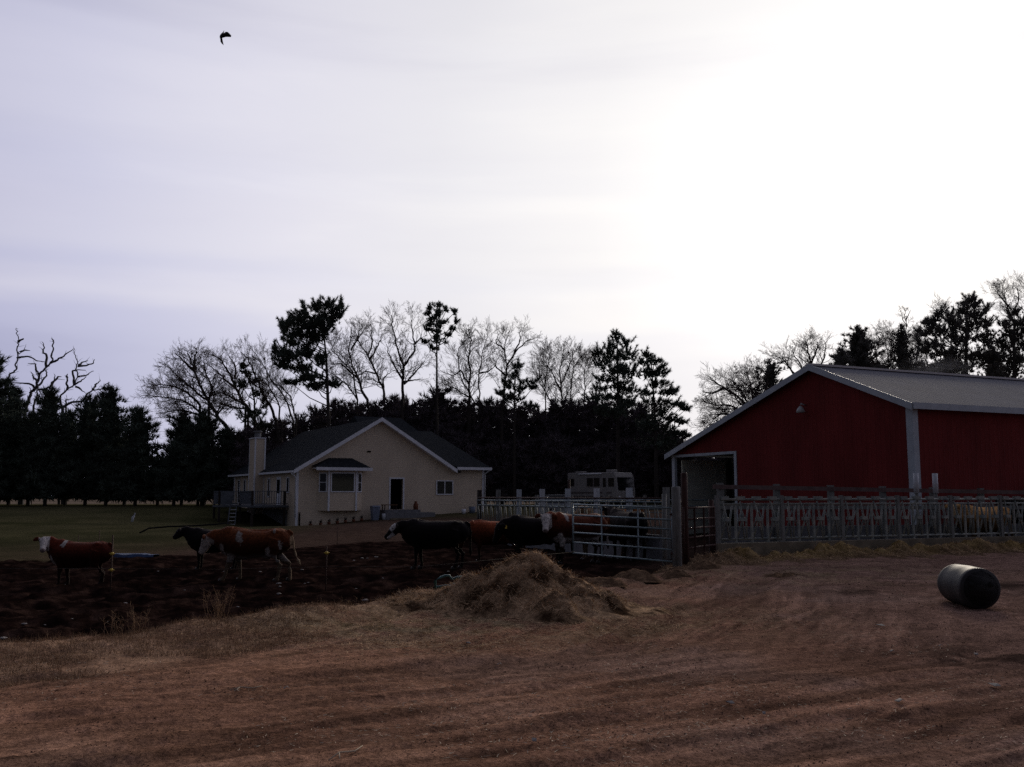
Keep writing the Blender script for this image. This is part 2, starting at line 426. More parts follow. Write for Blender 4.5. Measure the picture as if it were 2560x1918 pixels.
lessnear = ramp(ang, [(A(70), (1, 1, 1)), (A(16), (0.28, 0.28, 0.28))], 'LINEAR')
m2 = wn.new("ShaderNodeMixRGB"); m2.blend_type = 'MULTIPLY'
wl.new(lessnear, m2.inputs["Fac"]); wl.new(m1.outputs[0], m2.inputs[1]); wl.new(el, m2.inputs[2])
# thin cloud lets a little of the clear sky through
ms = wn.new("ShaderNodeMixRGB"); ms.blend_type = 'MULTIPLY'; ms.inputs["Fac"].default_value = 1
wl.new(sky.outputs["Color"], ms.inputs[1]); ms.inputs[2].default_value = (0.002, 0.002, 0.0024, 1)
ad = wn.new("ShaderNodeMixRGB"); ad.blend_type = 'ADD'; ad.inputs["Fac"].default_value = 1
wl.new(m2.outputs[0], ad.inputs[1]); wl.new(ms.outputs[0], ad.inputs[2])
wl.new(ad.outputs[0], bg.inputs["Color"]); bg.inputs["Strength"].default_value = 1.0
sl = bpy.data.lights.new("sun", 'SUN'); sl.energy = 1.5; sl.angle = R(10); sl.color = (1.0, 0.88, 0.72)
so = bpy.data.objects.new("sun", sl); COL.objects.link(so); so.location = (20, 60, 40)
so.rotation_euler = sd.to_track_quat('Z', 'Y').to_euler()
scene.view_settings.view_transform = 'Standard'; scene.view_settings.look = 'None'
scene.cycles.use_denoising = False
scene.view_settings.exposure = 0; scene.view_settings.gamma = 1.0

# ------------------------------------------------------------------ terrain
def terrain():
    az = np.concatenate([np.linspace(-math.pi, -R(45), 60, endpoint=False), np.linspace(-R(45), R(45), 800, endpoint=False), np.linspace(R(45), math.pi, 60)])
    nr = 900
    rr = 1.2 * (1200 / 1.2) ** (np.linspace(0, 1, nr))
    rr = np.concatenate([[0.0], rr])
    A_, R_ = np.meshgrid(az, rr)
    X = R_ * np.sin(A_); Y = R_ * np.cos(A_)
    jit = 0.25
    Z = gz(X, Y, True)
    d = Y - lip(X) + 0.5 * (fbm(X * 0.9, Y * 0.9, 3, 5) - 0.5) + 0.5 * (fbm(X * 3, Y * 3, 3, 77) - 0.5)
    df = Y - far(X) + 1.0 * (fbm(X * 0.8, Y * 0.5, 3, 6) - 0.5)
    n1 = fbm(X * 0.5, Y * 0.5, 4, 60); n2 = fbm(X * 2.5, Y * 2.5, 4, 61); n3 = fbm(X * 9, Y * 9, 3, 62)
    n4 = fbm(X * 0.09, Y * 0.2, 3, 63)
    def C(a): return np.array(a)[None, None, :]
    def mixc(a, b, t): t = np.clip(t, 0, 1)[..., None]; return a * (1 - t) + b * t
    soil = mixc(C((0.17, 0.098, 0.068)), C((0.225, 0.135, 0.092)), sstep(0.3, 0.7, 0.7 * n1 + 0.3 * n2))
    soil = mixc(soil, C((0.17, 0.118, 0.097)), np.clip(sstep(0.56, 0.75, n1) * 0.5 + .55 * sstep(3, 6, X), 0, .7))
    # streaks along the tracks
    c1 = X * -0.50 + Y * 0.866 + 0.9 * (fbm(X * 0.22, Y * 0.22, 2, 3) - 0.5)
    c2 = X * -0.92 + Y * 0.40 + 0.7 * (fbm(X * 0.2, Y * 0.2, 2, 9) - 0.5)
    al = X * 0.866 + Y * 0.5
    w = sstep(9, 13, Y); wf = 1 - .8 * sstep(3.8, 6.5, X) * w
    st = (1 - w) * vnoise(c1 * 3.2, al * 0.25, 21) + w * vnoise(c2 * 3.4, al * 0.2, 23)
    st = 0.6 * st + 0.4 * vnoise(c1 * 14.0, al * 0.6, 25)
    an = (1 - w) * fbm(c1 * 16, al * 2.2, 3, 26) + w * fbm(c2 * 14, al * 2.0, 3, 27)
    an2 = (1 - w) * fbm(c1 * 5.5, al * 0.7, 3, 28) + w * fbm(c2 * 5.5, al * 0.6, 3, 29)
    an = an * wf + (1 - wf) * fbm(X * 5, Y * 9, 4, 36); st = st * wf + (1 - wf) * .5; an2 = an2 * wf + (1 - wf) * fbm(X * .9, Y * 2.2, 3, 37)
    soil = soil * (0.68 + 0.7 * st[..., None]) * (0.40 + 1.2 * an[..., None]) * (0.45 + 1.1 * an2[..., None])
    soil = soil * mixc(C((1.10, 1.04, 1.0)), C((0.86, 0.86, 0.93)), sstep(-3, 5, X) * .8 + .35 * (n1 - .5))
    dry = mixc(C((0.18, 0.11, 0.074)), C((0.35, 0.225, 0.15)), sstep(0.3, 0.7, n2)) * (0.6 + 0.8 * n3[..., None])
    vg = sstep(-4.2, -2.4, d + 1.6 * (n1 - 0.5)) * (1 - sstep(-0.1, 0.25, d)) * np.interp(X, [-60, -2.5, 0, 60], [1, 1, 0.15, 0.0])
    col = mixc(soil, dry, vg)
    straw = mixc(C((0.12, 0.085, 0.05)), C((0.26, 0.20, 0.13)), sstep(.3,.7,n3))
    sp = np.exp(-(((X - 0.1) / 2.7) ** 2 + ((Y - 14.2) / 2.0) ** 2)) + 0.8 * np.exp(-(((X + 1.9) / 1.7) ** 2 + ((Y - 12.6) / 1.2) ** 2)) + 0.55 * np.exp(-(((X - 6) / 5) ** 2 + ((Y - 21.5) / 3.0) ** 2))
    col = mixc(col, straw, sp * sstep(0.35, 0.65, n2) * (d < 0.3))
    # dark band before the hay and dark trampled patches
    dk = np.exp(-(((Y - (17.6 + 0.42 * (X - 7))) / 0.7) ** 2)) * sstep(4.5, 7, X) * sstep(0.4, 0.6, n1 * 0.5 + n2 * 0.5)
    dk = dk + 1.0 * np.exp(-(((X - 5.3) / 1.6) ** 2 + ((Y - 10.4) / 0.9) ** 2)) * sstep(0.35, 0.6, n2)
    col = mixc(col, C((0.022, 0.015, 0.013)), dk * 0.85)
    mudc = mixc(C((0.009, 0.005, 0.0045)), C((0.036, 0.021, 0.017)), sstep(0.4, 0.8, n2)) * (0.3 + 1.4 * n3[..., None])
    penm = np.clip(sstep(2.5, 5, X), 0, 1)
    mudc = mixc(mudc, C((0.035, 0.025, 0.02)), penm * 0.6)
    mud = sstep(-0.05, 0.25, d)
    col = mixc(col, mudc, mud)
    lawn = mixc(C((0.042, 0.044, 0.020)), C((0.085, 0.078, 0.040)), sstep(0.3, 0.7, 0.5 * n1 + 0.5 * n4))
    brown = mixc(C((0.05, 0.032, 0.025)), C((0.10, 0.068, 0.052)), n2)
    bt = sstep(-15, -9, X) * (1 - sstep(64, 72, Y)) + 0.75 * (1 - sstep(2, 20, df)) * (0.35 + 0.75 * n1)
    lawn = mixc(lawn, brown, bt)
    col = mixc(col, lawn, sstep(-0.3, 0.3, df) * mud)
    fieldc = C((0.15, 0.12, 0.095))
    col = mixc(col, fieldc * (0.6 + 0.8 * n4[..., None]), sstep(90, 100, Y))
    # zones
    zone = np.where(Y > 95, 3, np.where((df > 0) & (d > 0.1), 2, np.where(d > 0.1, 1, np.where((vg > 0.5), 4, 0))))
    nrow, ncol = X.shape
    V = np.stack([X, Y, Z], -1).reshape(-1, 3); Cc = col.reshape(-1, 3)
    idx = np.arange(nrow * ncol).reshape(nrow, ncol)
    q = np.stack([idx[:-1, :-1], idx[1:, :-1], idx[1:, 1:], idx[:-1, 1:]], -1).reshape(-1, 4)[:, ::-1]
    zq = zone[:-1, :-1].reshape(-1)
    gm = attrmat("ground surface", "col", scale=9, var=0.38, bump=0.9, dist=0.035)
    names = {0: ("dirt_yard", "bare rutted brown dirt yard in the foreground", "ground"), 1: ("mud_lot", "dark muddy cattle lot behind the grassy bank", "mud"),
             2: ("lawn", "dull lawn and bare soil around the house", "lawn"), 3: ("field", "pale open field beyond the trees", "field"), 4: ("grass_verge", "dry grassy verge between the dirt yard and the mud", "ground")}
    for z, (nm, lb, ct) in names.items():
        f = q[zq == z]
        if len(f) == 0: continue
        u, inv = np.unique(f.ravel(), return_inverse=True)
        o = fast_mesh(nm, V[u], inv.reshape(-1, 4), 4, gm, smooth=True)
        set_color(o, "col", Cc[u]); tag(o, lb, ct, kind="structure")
terrain()

# ------------------------------------------------------------------ small scattered stuff
def strands(name, P, length, width, tilt, mat_, parent=None, upright=False, seed=0):
    """P (N,3) roots ; thin triangles/quads"""
    r = np.random.default_rng(seed); n = len(P)
    L = length * (0.5 + r.random(n)); a = r.random(n) * 2 * math.pi
    if upright:
        lean = r.normal(0, tilt, n)
        dirv = np.stack([np.cos(a) * np.sin(lean), np.sin(a) * np.sin(lean), np.cos(lean)], -1)
    else:
        up = r.random(n) * tilt
        dirv = np.stack([np.cos(a) * np.cos(up), np.sin(a) * np.cos(up), np.sin(up)], -1)
    b = r.random(n) * math.pi
    side = np.stack([np.cos(b), np.sin(b), np.zeros(n)], -1) if upright else np.stack([-np.sin(a), np.cos(a), r.normal(0, .4, n)], -1)
    w = (width * (0.6 + 0.8 * r.random(n)))[:, None]
    p0 = P - side * w / 2; p1 = P + side * w / 2
    bend = np.zeros((n, 3)); bend[:, 0] = r.normal(0, 0.18, n); bend[:, 1] = r.normal(0, 0.18, n)
    mid = P + dirv * (L * 0.55)[:, None]
    tip = P + dirv * L[:, None] + bend * L[:, None]
    m0 = mid - side * w * 0.35; m1 = mid + side * w * 0.35
    V = np.stack([p0, p1, m1, m0, tip], 1).reshape(-1, 3)
    base = np.arange(n)[:, None] * 5
    F = np.concatenate([base + np.array([0, 1, 2]), base + np.array([0, 2, 3]), base + np.array([3, 2, 4])])
    return fast_mesh(name, V, F, 3, mat_, parent)

def scatter(n, fx, seed):
    r = np.random.default_rng(seed); x, y = fx(r, n)
    return x, y
# dry grass on the verge
def verge_pts(r, n):
    x = r.uniform(-11, 1.5, n); t = r.uniform(-4.0, 0.25, n)
    y = lip(x) + t
    k = fbm(x * 0.8, y * 0.8, 3, 70) > (0.26 + 0.22 * (-t / 4) + 0.22 * (x > -2.4))
    return x[k], y[k]
x, y = verge_pts(np.random.default_rng(1), 150000)
P = np.stack([x, y, gz(x, y, True) - 0.005], -1)
tag(strands("dry_grass", P, 0.055, 0.0038, 1.05, M['grassd'], upright=True, seed=2), "short dry tan grass covering the bank above the mud", "grass", kind="stuff")
r_ = np.random.default_rng(3)
x = r_.uniform(-16, -1.5, 6000); y = lip(x) + r_.normal(0.25, 0.35, 6000)
P = np.stack([x, y, gz(x, y, True) - 0.01], -1)
tag(strands("weeds", P, 0.12, 0.004, 0.5, M['grassd'], upright=True, seed=4), "taller dry weeds along the edge of the mud", "weeds", kind="stuff")
# tall weed clumps on the bank
def weed_clump(px, py, D, h, n, label, seed):
    r = random.Random(seed); c = at(px, py, D); g = G(c.x, c.y)
    mb = MB()
    for i in range(n):
        a = r.uniform(0, 6.28); l = r.uniform(0.4, 1) * h; s = r.uniform(0.05, 0.45)
        p0 = Vector((r.gauss(0, .05), r.gauss(0, .05), 0)); p2 = p0 + Vector((math.cos(a) * s * l, math.sin(a) * s * l, l))
        p1 = (p0 + p2) / 2 + Vector((r.gauss(0, .03), r.gauss(0, .03), l * .08))
        mb.tube([p0, p1, p2], [0.0028, 0.0022, 0.001], 4, False)
        for k in range(5):
            t = r.uniform(.5, 1); q = p1.lerp(p2, (t - .5) * 2); e = q + Vector((r.gauss(0, .04), r.gauss(0, .04), r.uniform(.02, .07)))
            mb.tube([q, e], [0.0022, 0.001], 3, False)
    o = mb.build("weed_clump", M['grassd']); o.location = (c.x, c.y, g - .01)
    tag(o, label, "weeds", "tall dry weed clumps on the bank")
weed_clump(545, 1540, 13.0, 0.55, 26, "tall dry weed clump on the bank, nearest below the walking brown and white cow", 1)
weed_clump(345, 1570, 12.3, 0.42, 18, "dry weed clump at the bank edge below and right of the small white-faced cow", 2)
weed_clump(290, 1580, 11.9, 0.30, 12, "small weed clump on the bank, leftmost of the dry clumps", 3)
weed_clump(870, 1500, 15.4, 0.35, 14, "dry weed clump on the bank left of the teal plastic piece", 4)
weed_clump(955, 1480, 16.6, 0.40, 14, "thin dry weeds at the mud edge just left of the straw mound", 5)
# clods and straw litter in the yard
r_ = np.random.default_rng(5)
n = 40000
dd = 3.2 * (26 / 3.2) ** r_.random(n); aa = r_.uniform(-0.62, 0.62, n)
x = dd * np.sin(aa) ; y = dd * np.cos(aa); k = (y < lip(x) - 0.2) & (fbm(x * .8, y * .8, 3, 81) > 0.42); x = x[k]; y = y[k]; dd = dd[k]; n = len(x)
s = (0.003 + 0.007 * r_.random(n) ** 3) * (0.4 + dd / 16)
z = gz(x, y, True)
T = np.array([(1, 0, 0), (0, 1, 0), (-1, 0, 0), (0, -1, 0), (0, 0, 0.8), (0, 0, -.8)], float)
V = T[None] * (s[:, None, None] * (0.7 + 0.6 * r_.random((n, 6, 1)))); V[:, :, 0] += x[:, None]; V[:, :, 1] += y[:, None]; V[:, :, 2] += z[:, None]
Fq = np.array([(0, 1, 4), (1, 2, 4), (2, 3, 4), (3, 0, 4), (1, 0, 5), (2, 1, 5), (3, 2, 5), (0, 3, 5)])
tag(fast_mesh("soil_clods", V.reshape(-1, 3), (np.arange(n)[:, None, None] * 6 + Fq[None]).reshape(-1, 3), 3, M['soil']), "crumbly brown clods and grit scattered over the dirt yard", "clods", kind="stuff")
n = 16000
dd = 3.4 * (24 / 3.4) ** r_.random(n); aa = r_.uniform(-0.6, 0.62, n); x = dd * np.sin(aa); y = dd * np.cos(aa)
k = (y < lip(x) - .1) & (fbm(x * .7, y * .7, 3, 82) > 0.5); x = x[k]; y = y[k]
P = np.stack([x, y, gz(x, y, True) + 0.006], -1)
tag(strands("straw_litter", P, 0.042, 0.0045, 0.25, M['strawp'], seed=6), "loose pale bits of straw strewn over the dirt", "straw", kind="stuff")
x = np.concatenate([r_.normal(0.2, 1.7, 9000), r_.normal(-1.9, .9, 3000), r_.normal(-1.0, .6, 1500)]); y = np.concatenate([r_.normal(14.0, 1.2, 9000), r_.normal(12.3, .8, 3000), r_.normal(11.4, .35, 1500)])
k = y < lip(x) - .1; x = x[k]; y = y[k]
P = np.stack([x, y, gz(x, y, True) + 0.012], -1)
tag(strands("straw_scatter", P, 0.08, 0.006, 0.22, M['straw'], seed=7), "straw spilled on the ground around the mound", "straw", kind="stuff")

# ------------------------------------------------------------------ straw mound
pc = at(1325, 1500, 15.0)
def mound():
    nu, nv = 150, 150
    U = np.linspace(-2.5, 2.5, nu); Vv = np.linspace(-1.9, 1.9, nv)
    X, Y = np.meshgrid(U, Vv)
    ridge = np.interp(X, [-2.5, -1.5, -.9, -.15, 0.0, .35, .75, 1.5, 2.5], [0, .18, .46, .85, .87, .76, .50, .10, 0])
    w = np.interp(X, [-2.5, -.5, .5, 2.5], [1.0, 1.35, 1.25, .9])
    Z = ridge * np.clip(1 - (np.abs(Y + 0.12 * X) / w) ** 1.25, 0, 1)
    # a spur coming toward the viewer
    spur = 0.42 * np.clip(1 - np.abs((X - .12 - .18 * (-Y)) / .55), 0, 1) * np.clip(1 - (np.abs(Y + .75) / .95) ** 2, 0, 1)
    Z = np.maximum(Z, spur * 1.05)
    wx = X + pc.x; wy = Y + pc.y
    e = sstep(0.02, 0.25, Z)
    Z = Z + e * (fbm(wx * 2.6, wy * 2.6, 4, 90) - 0.5) * 0.25 + e * (fbm(wx * 8, wy * 8, 3, 91) - 0.5) * 0.14
    Z = Z - 0.04 + gz(wx, wy, True)
    n3 = fbm(wx * 6, wy * 6, 4, 93); n2 = fbm(wx * 2, wy * 2, 3, 94)
    c1 = np.array((0.05, 0.03, 0.018)); c2 = np.array((0.50, 0.34, 0.21))
    t = np.clip(0.45 + 2.6 * (0.65 * n3 + 0.35 * n2 - 0.5), 0, 1)[..., None]
    C = c1 * (1 - t) + c2 * t
    idx = np.arange(nu * nv).reshape(nv, nu)
    q = np.stack([idx[:-1, :-1], idx[:-1, 1:], idx[1:, 1:], idx[1:, :-1]], -1).reshape(-1, 4)
    V = np.stack([X, Y, Z], -1).reshape(-1, 3)
    root = thing("straw_mound", "heaped mound of old straw and manure on the dirt in front of the cows", "straw pile", (pc.x, pc.y, 0))
    o = fast_mesh("mound", V, q, 4, attrmat("straw heap", "col", scale=16, var=0.55, bump=1.0, dist=0.03), root, smooth=True)
    set_color(o, "col", C.reshape(-1, 3))
    r = np.random.default_rng(12); k = r.integers(0, len(V), 22000)
    Vk = V[k] + r.normal(0, .015, (len(k), 3)); Vk = Vk[Vk[:, 2] > 0.06]
    s = strands("straw", Vk, 0.10, 0.0075, 0.8, M['straw'], root, seed=13); s["kind"] = "stuff"
mound()

# ------------------------------------------------------------------ hay row along the feed wall + lumps by the gate
UW = Vector((2.2, 1, 0)).normalized()            # direction of the feed wall / barn side
WA = Vector((5.59, 26.3, 0))
def hayrow():
    nu, nv = 420, 34
    S = np.linspace(-3.6, 14.6, nu); T = np.linspace(0, 2.3, nv)
    Sg, Tg = np.meshgrid(S, T)
    bx = WA.x + UW.x * Sg; by = WA.y + UW.y * Sg
    # toward the viewer from the wall
    nx, ny = 0.4138, -0.9104
    off = np.interp(Sg, [-3.6, 0, 14], [1.2, 0.12, 0.12])
    X = bx + nx * (Tg + off); Y = by + ny * (Tg + off)
    prof = np.interp(Tg, [0, .35, .75, 1.2, 2.3], [0.55, 1, 0.75, 0.25, 0])
    h = prof * np.clip(0.08 + 0.68 * np.clip(fbm(Sg * 2.1, Tg * 1.2, 4, 101) - 0.36, 0, 1), 0, .5) * 1.15
    h = h * np.interp(Sg, [-3.6, -2.6, 14.6], [0, 1, 1])
    h = h + sstep(0.03, .15, h) * ((fbm(X * 5, Y * 5, 3, 102) - .5) * .14 + (fbm(X * 14, Y * 14, 2, 103) - .5) * .05)
    Z = gz(X, Y, True) + h - 0.03
    n3 = fbm(X * 5, Y * 5, 3, 104)[..., None]; yel = np.clip(1.3 - Tg, 0, 1)[..., None] * sstep(-1.5, 1.0, Sg)[..., None]
    C = (np.array((0.06, 0.038, 0.026)) * (1 - n3) + np.array((0.20, 0.135, 0.085)) * n3) * (1 - yel) + yel * (np.array((0.10, 0.06, 0.015)) * (1 - n3) + np.array((0.48, 0.35, 0.16)) * n3)
    idx = np.arange(nu * nv).reshape(nv, nu)
    q = np.stack([idx[:-1, :-1], idx[:-1, 1:], idx[1:, 1:], idx[1:, :-1]], -1).reshape(-1, 4)[:, ::-1]
    V = np.stack([X, Y, Z], -1).reshape(-1, 3)
    o = fast_mesh("hay", V, q, 4, attrmat("loose hay", "col", scale=16, var=0.5, bump=1.0, dist=0.03), smooth=True)
    set_color(o, "col", C.reshape(-1, 3)); tag(o, "lumpy row of loose yellow hay along the foot of the concrete feed wall", "hay", kind="stuff")
    r = np.random.default_rng(14); k = r.integers(0, len(V), 15000); Vk = V[k]; hh = h.ravel()[k]
    Vk = Vk[hh > .05]
    tag(strands("hay_strands", Vk, 0.11, 0.008, 0.8, M['straw'], seed=15), "wispy strands sticking out of the hay row", "hay", kind="stuff")
hayrow()
def lump(px, py, D, rx, rz_, label, seed):
    c = at(px, py, D); g = G(c.x, c.y)
    nu, nv = 40, 40
    X, Y = np.meshgrid(np.linspace(-1, 1, nu), np.linspace(-1, 1, nv))
    rr = np.sqrt(X ** 2 + Y ** 2)
    Z = rz_ * np.clip(1 - rr ** 1.6, 0, 1) * (0.75 + 0.5 * fbm(X * 1.8 + seed, Y * 1.8, 3, seed)) - .03 + (fbm(X * 5, Y * 5 + seed, 2, 5) - .5) * .08 * (rr < .95)
    V = np.stack([X * rx, Y * rx * .8, Z], -1).reshape(-1, 3)
    idx = np.arange(nu * nv).reshape(nv, nu)
    q = np.stack([idx[:-1, :-1], idx[:-1, 1:], idx[1:, 1:], idx[1:, :-1]], -1).reshape(-1, 4)
    o = fast_mesh("straw_lump", V, q, 4, bpy.data.materials["straw heap"], smooth=True)
    n3 = fbm(V[:, 0] * 7 + seed, V[:, 1] * 7, 3, 94)[:, None]
    set_color(o, "col", np.array((0.05, 0.03, 0.02)) * (1 - n3) + np.array((0.24, 0.16, 0.10)) * n3)
    o.location = (c.x, c.y, g); tag(o, label, "straw pile", "small straw lumps by the gate")
lump(1585, 1428, 20.2, .55, .26, "biggest straw lump between the mound and the gate post", 3)
lump(1500, 1450, 18.6, .5, .16, "low straw lump just right of the mound", 4)
lump(1690, 1432, 20.9, .38, .2, "small straw lump at the foot of the wide gate post", 5)
lump(1760, 1412, 23.0, .5, .2, "straw lump at the foot of the rusty gate", 6)
lump(1960, 1435, 20.8, .6, .12, "flat grey-brown straw lump in front of the hay row", 7)
# ------------------------------------------------------------------ house (local: x along the front, y back, z world height)
HU = Vector((0.868, 0.497, 0)).normalized()
HO = Vector((-14.5, 65.0, 0))
house = thing("house", "cream house with grey roof, white trim, bay window and dark open doorway", "house", HO, math.atan2(HU.y, HU.x))
def hpart(mb, name, m, parent=None, bevel=0): return mb.build(name, m, parent or house, bevel=bevel)
W = 14.25; GL = 11.9; DEP = 17.0; EZ = 3.45; PK = 5.9; PZ = 7.0
sl_ = (PZ - EZ) / PK
# walls: gable part as an extruded pentagon, wing as a box.  the door opening is cut out of the front
mb = MB()
dx0, dx1, dz0, dz1 = 6.79, 7.75, 0.76, 2.9
# front face pieces (gable)
def roofz(x): return EZ + sl_ * (x if x < PK else 2 * PK - x)
def quadface(mb, pts, th=0.2):
    n = len(pts)
    vs = [(p[0], 0, p[1]) for p in pts] + [(p[0], th, p[1]) for p in pts]
    f = [tuple(range(n)), tuple(range(2 * n - 1, n - 1, -1))] + [(i, i + n, (i + 1) % n + n, (i + 1) % n) for i in range(n)]
    mb.add(vs, f)
Z0 = -1.2
quadface(mb, [(0, Z0), (PK, Z0), (PK, PZ), (0, EZ)])
quadface(mb, [(PK, Z0), (dx0, Z0), (dx0, roofz(dx0)), (PK, PZ)])
quadface(mb, [(dx0, Z0), (dx1, Z0), (dx1, dz0), (dx0, dz0)])
quadface(mb, [(dx0, dz1), (dx1, dz1), (dx1, roofz(dx1)), (dx0, roofz(dx0))])
quadface(mb, [(dx1, Z0), (GL, Z0), (GL, EZ), (dx1, roofz(dx1))])
quadface(mb, [(GL, Z0), (W, Z0), (W, 3.75), (GL, 3.75)])
mb.b2(0, .2, .2, DEP, Z0, EZ); mb.b2(W - .2, W, .2, 10, Z0, 3.75); mb.b2(.2, W, DEP - .2, DEP, Z0, EZ)
hpart(mb, "wall", M['siding'])
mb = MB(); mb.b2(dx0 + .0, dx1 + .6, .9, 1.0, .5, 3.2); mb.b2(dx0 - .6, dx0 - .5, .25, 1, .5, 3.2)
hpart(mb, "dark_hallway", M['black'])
mb = MB()
for a, b, c, d in ((dx0 - .1, dx0, dz0, dz1 + .1), (dx1, dx1 + .1, dz0, dz1 + .1), (dx0, dx1, dz1, dz1 + .1)):
    mb.b2(a, b, -.03, .05, c, d)
hpart(mb, "door_frame", M['white'])
# main gable roof (ridge runs back), slightly overhanging
ov = .35; fo = -.45
def slab(pts, th, nm, m):
    a, b, c = (Vector(p) for p in pts[:3]); n = (b - a).cross(c - a).normalized()
    if n.z < 0: pts = pts[::-1]; n = -n
    mb = MB(); mb.plate(pts, th, n); return hpart(mb, nm, m)
zl = EZ - ov * sl_
slab([(-ov, fo, zl + .22), (PK, fo, PZ + .22), (PK, DEP + .4, PZ + .22), (-ov, DEP + .4, zl + .22)], .12, "roof", M['shingle'])
slab([(PK, fo, PZ + .219), (2 * PK + ov, fo, zl + .219), (2 * PK + ov, DEP + .4, zl + .219), (PK, DEP + .4, PZ + .219)], .12, "roof", M['shingle'])
# wing roof : two hipped pieces to the right
mb = MB()
ex0, ex1, ez = 9.0, W + .4, 3.80
ry, rzz = 5.2, 6.75
ex0 = 11.85; v = [(ex0, -.4, ez), (ex1, -.4, ez), (ex1, 11, ez), (ex0, 11, ez), (6.7, ry, rzz), (W - 1.9, ry, rzz), (ex0, -.4, ez - .12), (ex1, -.4, ez - .12), (ex1, 11, ez - .12), (ex0, 11, ez - .12)]
mb.add(v, [(0, 1, 5, 4), (1, 2, 5), (2, 3, 4, 5), (3, 0, 4), (9, 8, 7, 6), (0, 6, 7, 1), (1, 7, 8, 2), (2, 8, 9, 3), (3, 9, 6, 0)])
hpart(mb, "roof", M['shingle'])
mb = MB()
v = [(6.5, 2.6, 4.6), (13.2, 2.6, 4.6), (13.2, 15, 4.6), (6.5, 15, 4.6), (7.0, 8.0, 7.95), (10.9, 8.0, 7.95)]
mb.add(v, [(0, 1, 5, 4), (1, 2, 5), (2, 3, 4, 5), (3, 0, 4), (3, 2, 1, 0)])
hpart(mb, "roof", M['shingle'])
# rake boards
mb = MB()
for sgn in (-1, 1):
    x0, z0_ = (PK, PZ + .21); x1 = -ov if sgn < 0 else 2 * PK + .05; z1_ = PZ + .21 - sl_ * abs(PK - x1)
    mb.add([(x0, fo - .04, z0_), (x1, fo - .04, z1_), (x1, fo - .04, z1_ - .27), (x0, fo - .04, z0_ - .27), (x0, fo - .002, z0_), (x1, fo - .002, z1_), (x1, fo - .002, z1_ - .27), (x0, fo - .002, z0_ - .27)],
           [(0, 1, 2, 3), (7, 6, 5, 4), (0, 4, 5, 1), (1, 5, 6, 2), (2, 6, 7, 3), (3, 7, 4, 0)])
hpart(mb, "rake_board", M['white'])
mb = MB(); mb.add([(0, fo, EZ - .05), (PK, fo, PZ - .05), (2 * PK, fo, EZ - .05), (2 * PK, 0, EZ - .05), (PK, 0, PZ - .05), (0, 0, EZ - .05)], [(0, 1, 4, 5), (1, 2, 3, 4)])
hpart(mb, "soffit", M['white'])
mb = MB(); mb.b2(2 * PK + .06, W + .45, -.52, -.42, 3.60, 3.80)
hpart(mb, "gutter", M['white'])
mb = MB(); mb.b2(-ov - .12, -ov - .01, fo, DEP + .4, zl + .02, zl + .16)
hpart(mb, "gutter", M['white'])
# corner trim and downspouts
for x0, x1, y0, y1, z1 in ((-.04, .12, -.05, -.003, EZ - .1), (W - .12, W + .03, -.05, -.003, 3.6), (-.05, -.003, DEP - .3, DEP - .05, EZ - .2)):
    mb = MB(); mb.b2(x0, x1, y0, y1, -.8, z1); hpart(mb, "corner_board", M['white'])
mb = MB(); mb.tube([(W + .3, -.46, 3.6), (W + .06, -.12, 3.35), (W + .06, -.12, 1.6)], .055, 6); hpart(mb, "downspout", M['white'])
mb = MB(); mb.tube([(-ov - .1, -.3, 3.2), (-.09, -.09, 2.95), (-.09, -.09, .2)], .055, 6); hpart(mb, "downspout", M['white'])
mb = MB(); mb.tube([(.22, -.09, .6), (.22, -.09, -.6)], .05, 6); hpart(mb, "downspout", M['black'])
# windows
def window(x0, x1, z0, z1, y=-.0, div='v', side=False, n=1):
    def bb(mb, a, b, c, d, e, f):
        if side: mb.b2(c, d, a, b, e, f)
        else: mb.b2(a, b, c, d, e, f)
    fr = MB(); t = .07
    for a, b, e, f in ((x0, x0 + t, z0, z1), (x1 - t, x1, z0, z1), (x0 + t, x1 - t, z0, z0 + t), (x0 + t, x1 - t, z1 - t, z1)):
        bb(fr, a, b, y - .06, y - .004, e, f)
    if div == 'v': bb(fr, (x0 + x1) / 2 - .03, (x0 + x1) / 2 + .03, y - .055, y - .004, z0 + t, z1 - t)
    if div == 'h': bb(fr, x0 + t, x1 - t, y - .055, y - .004, (z0 + z1) / 2 - .02, (z0 + z1) / 2 + .02)
    w = hpart(fr, "window", M['white'])
    g = MB(); bb(g, x0 + t, x1 - t, y - .035, y - .006, z0 + t, z1 - t); g.build("pane", M['glass'], w)
window(10.35, 11.72, 1.78, 2.83)
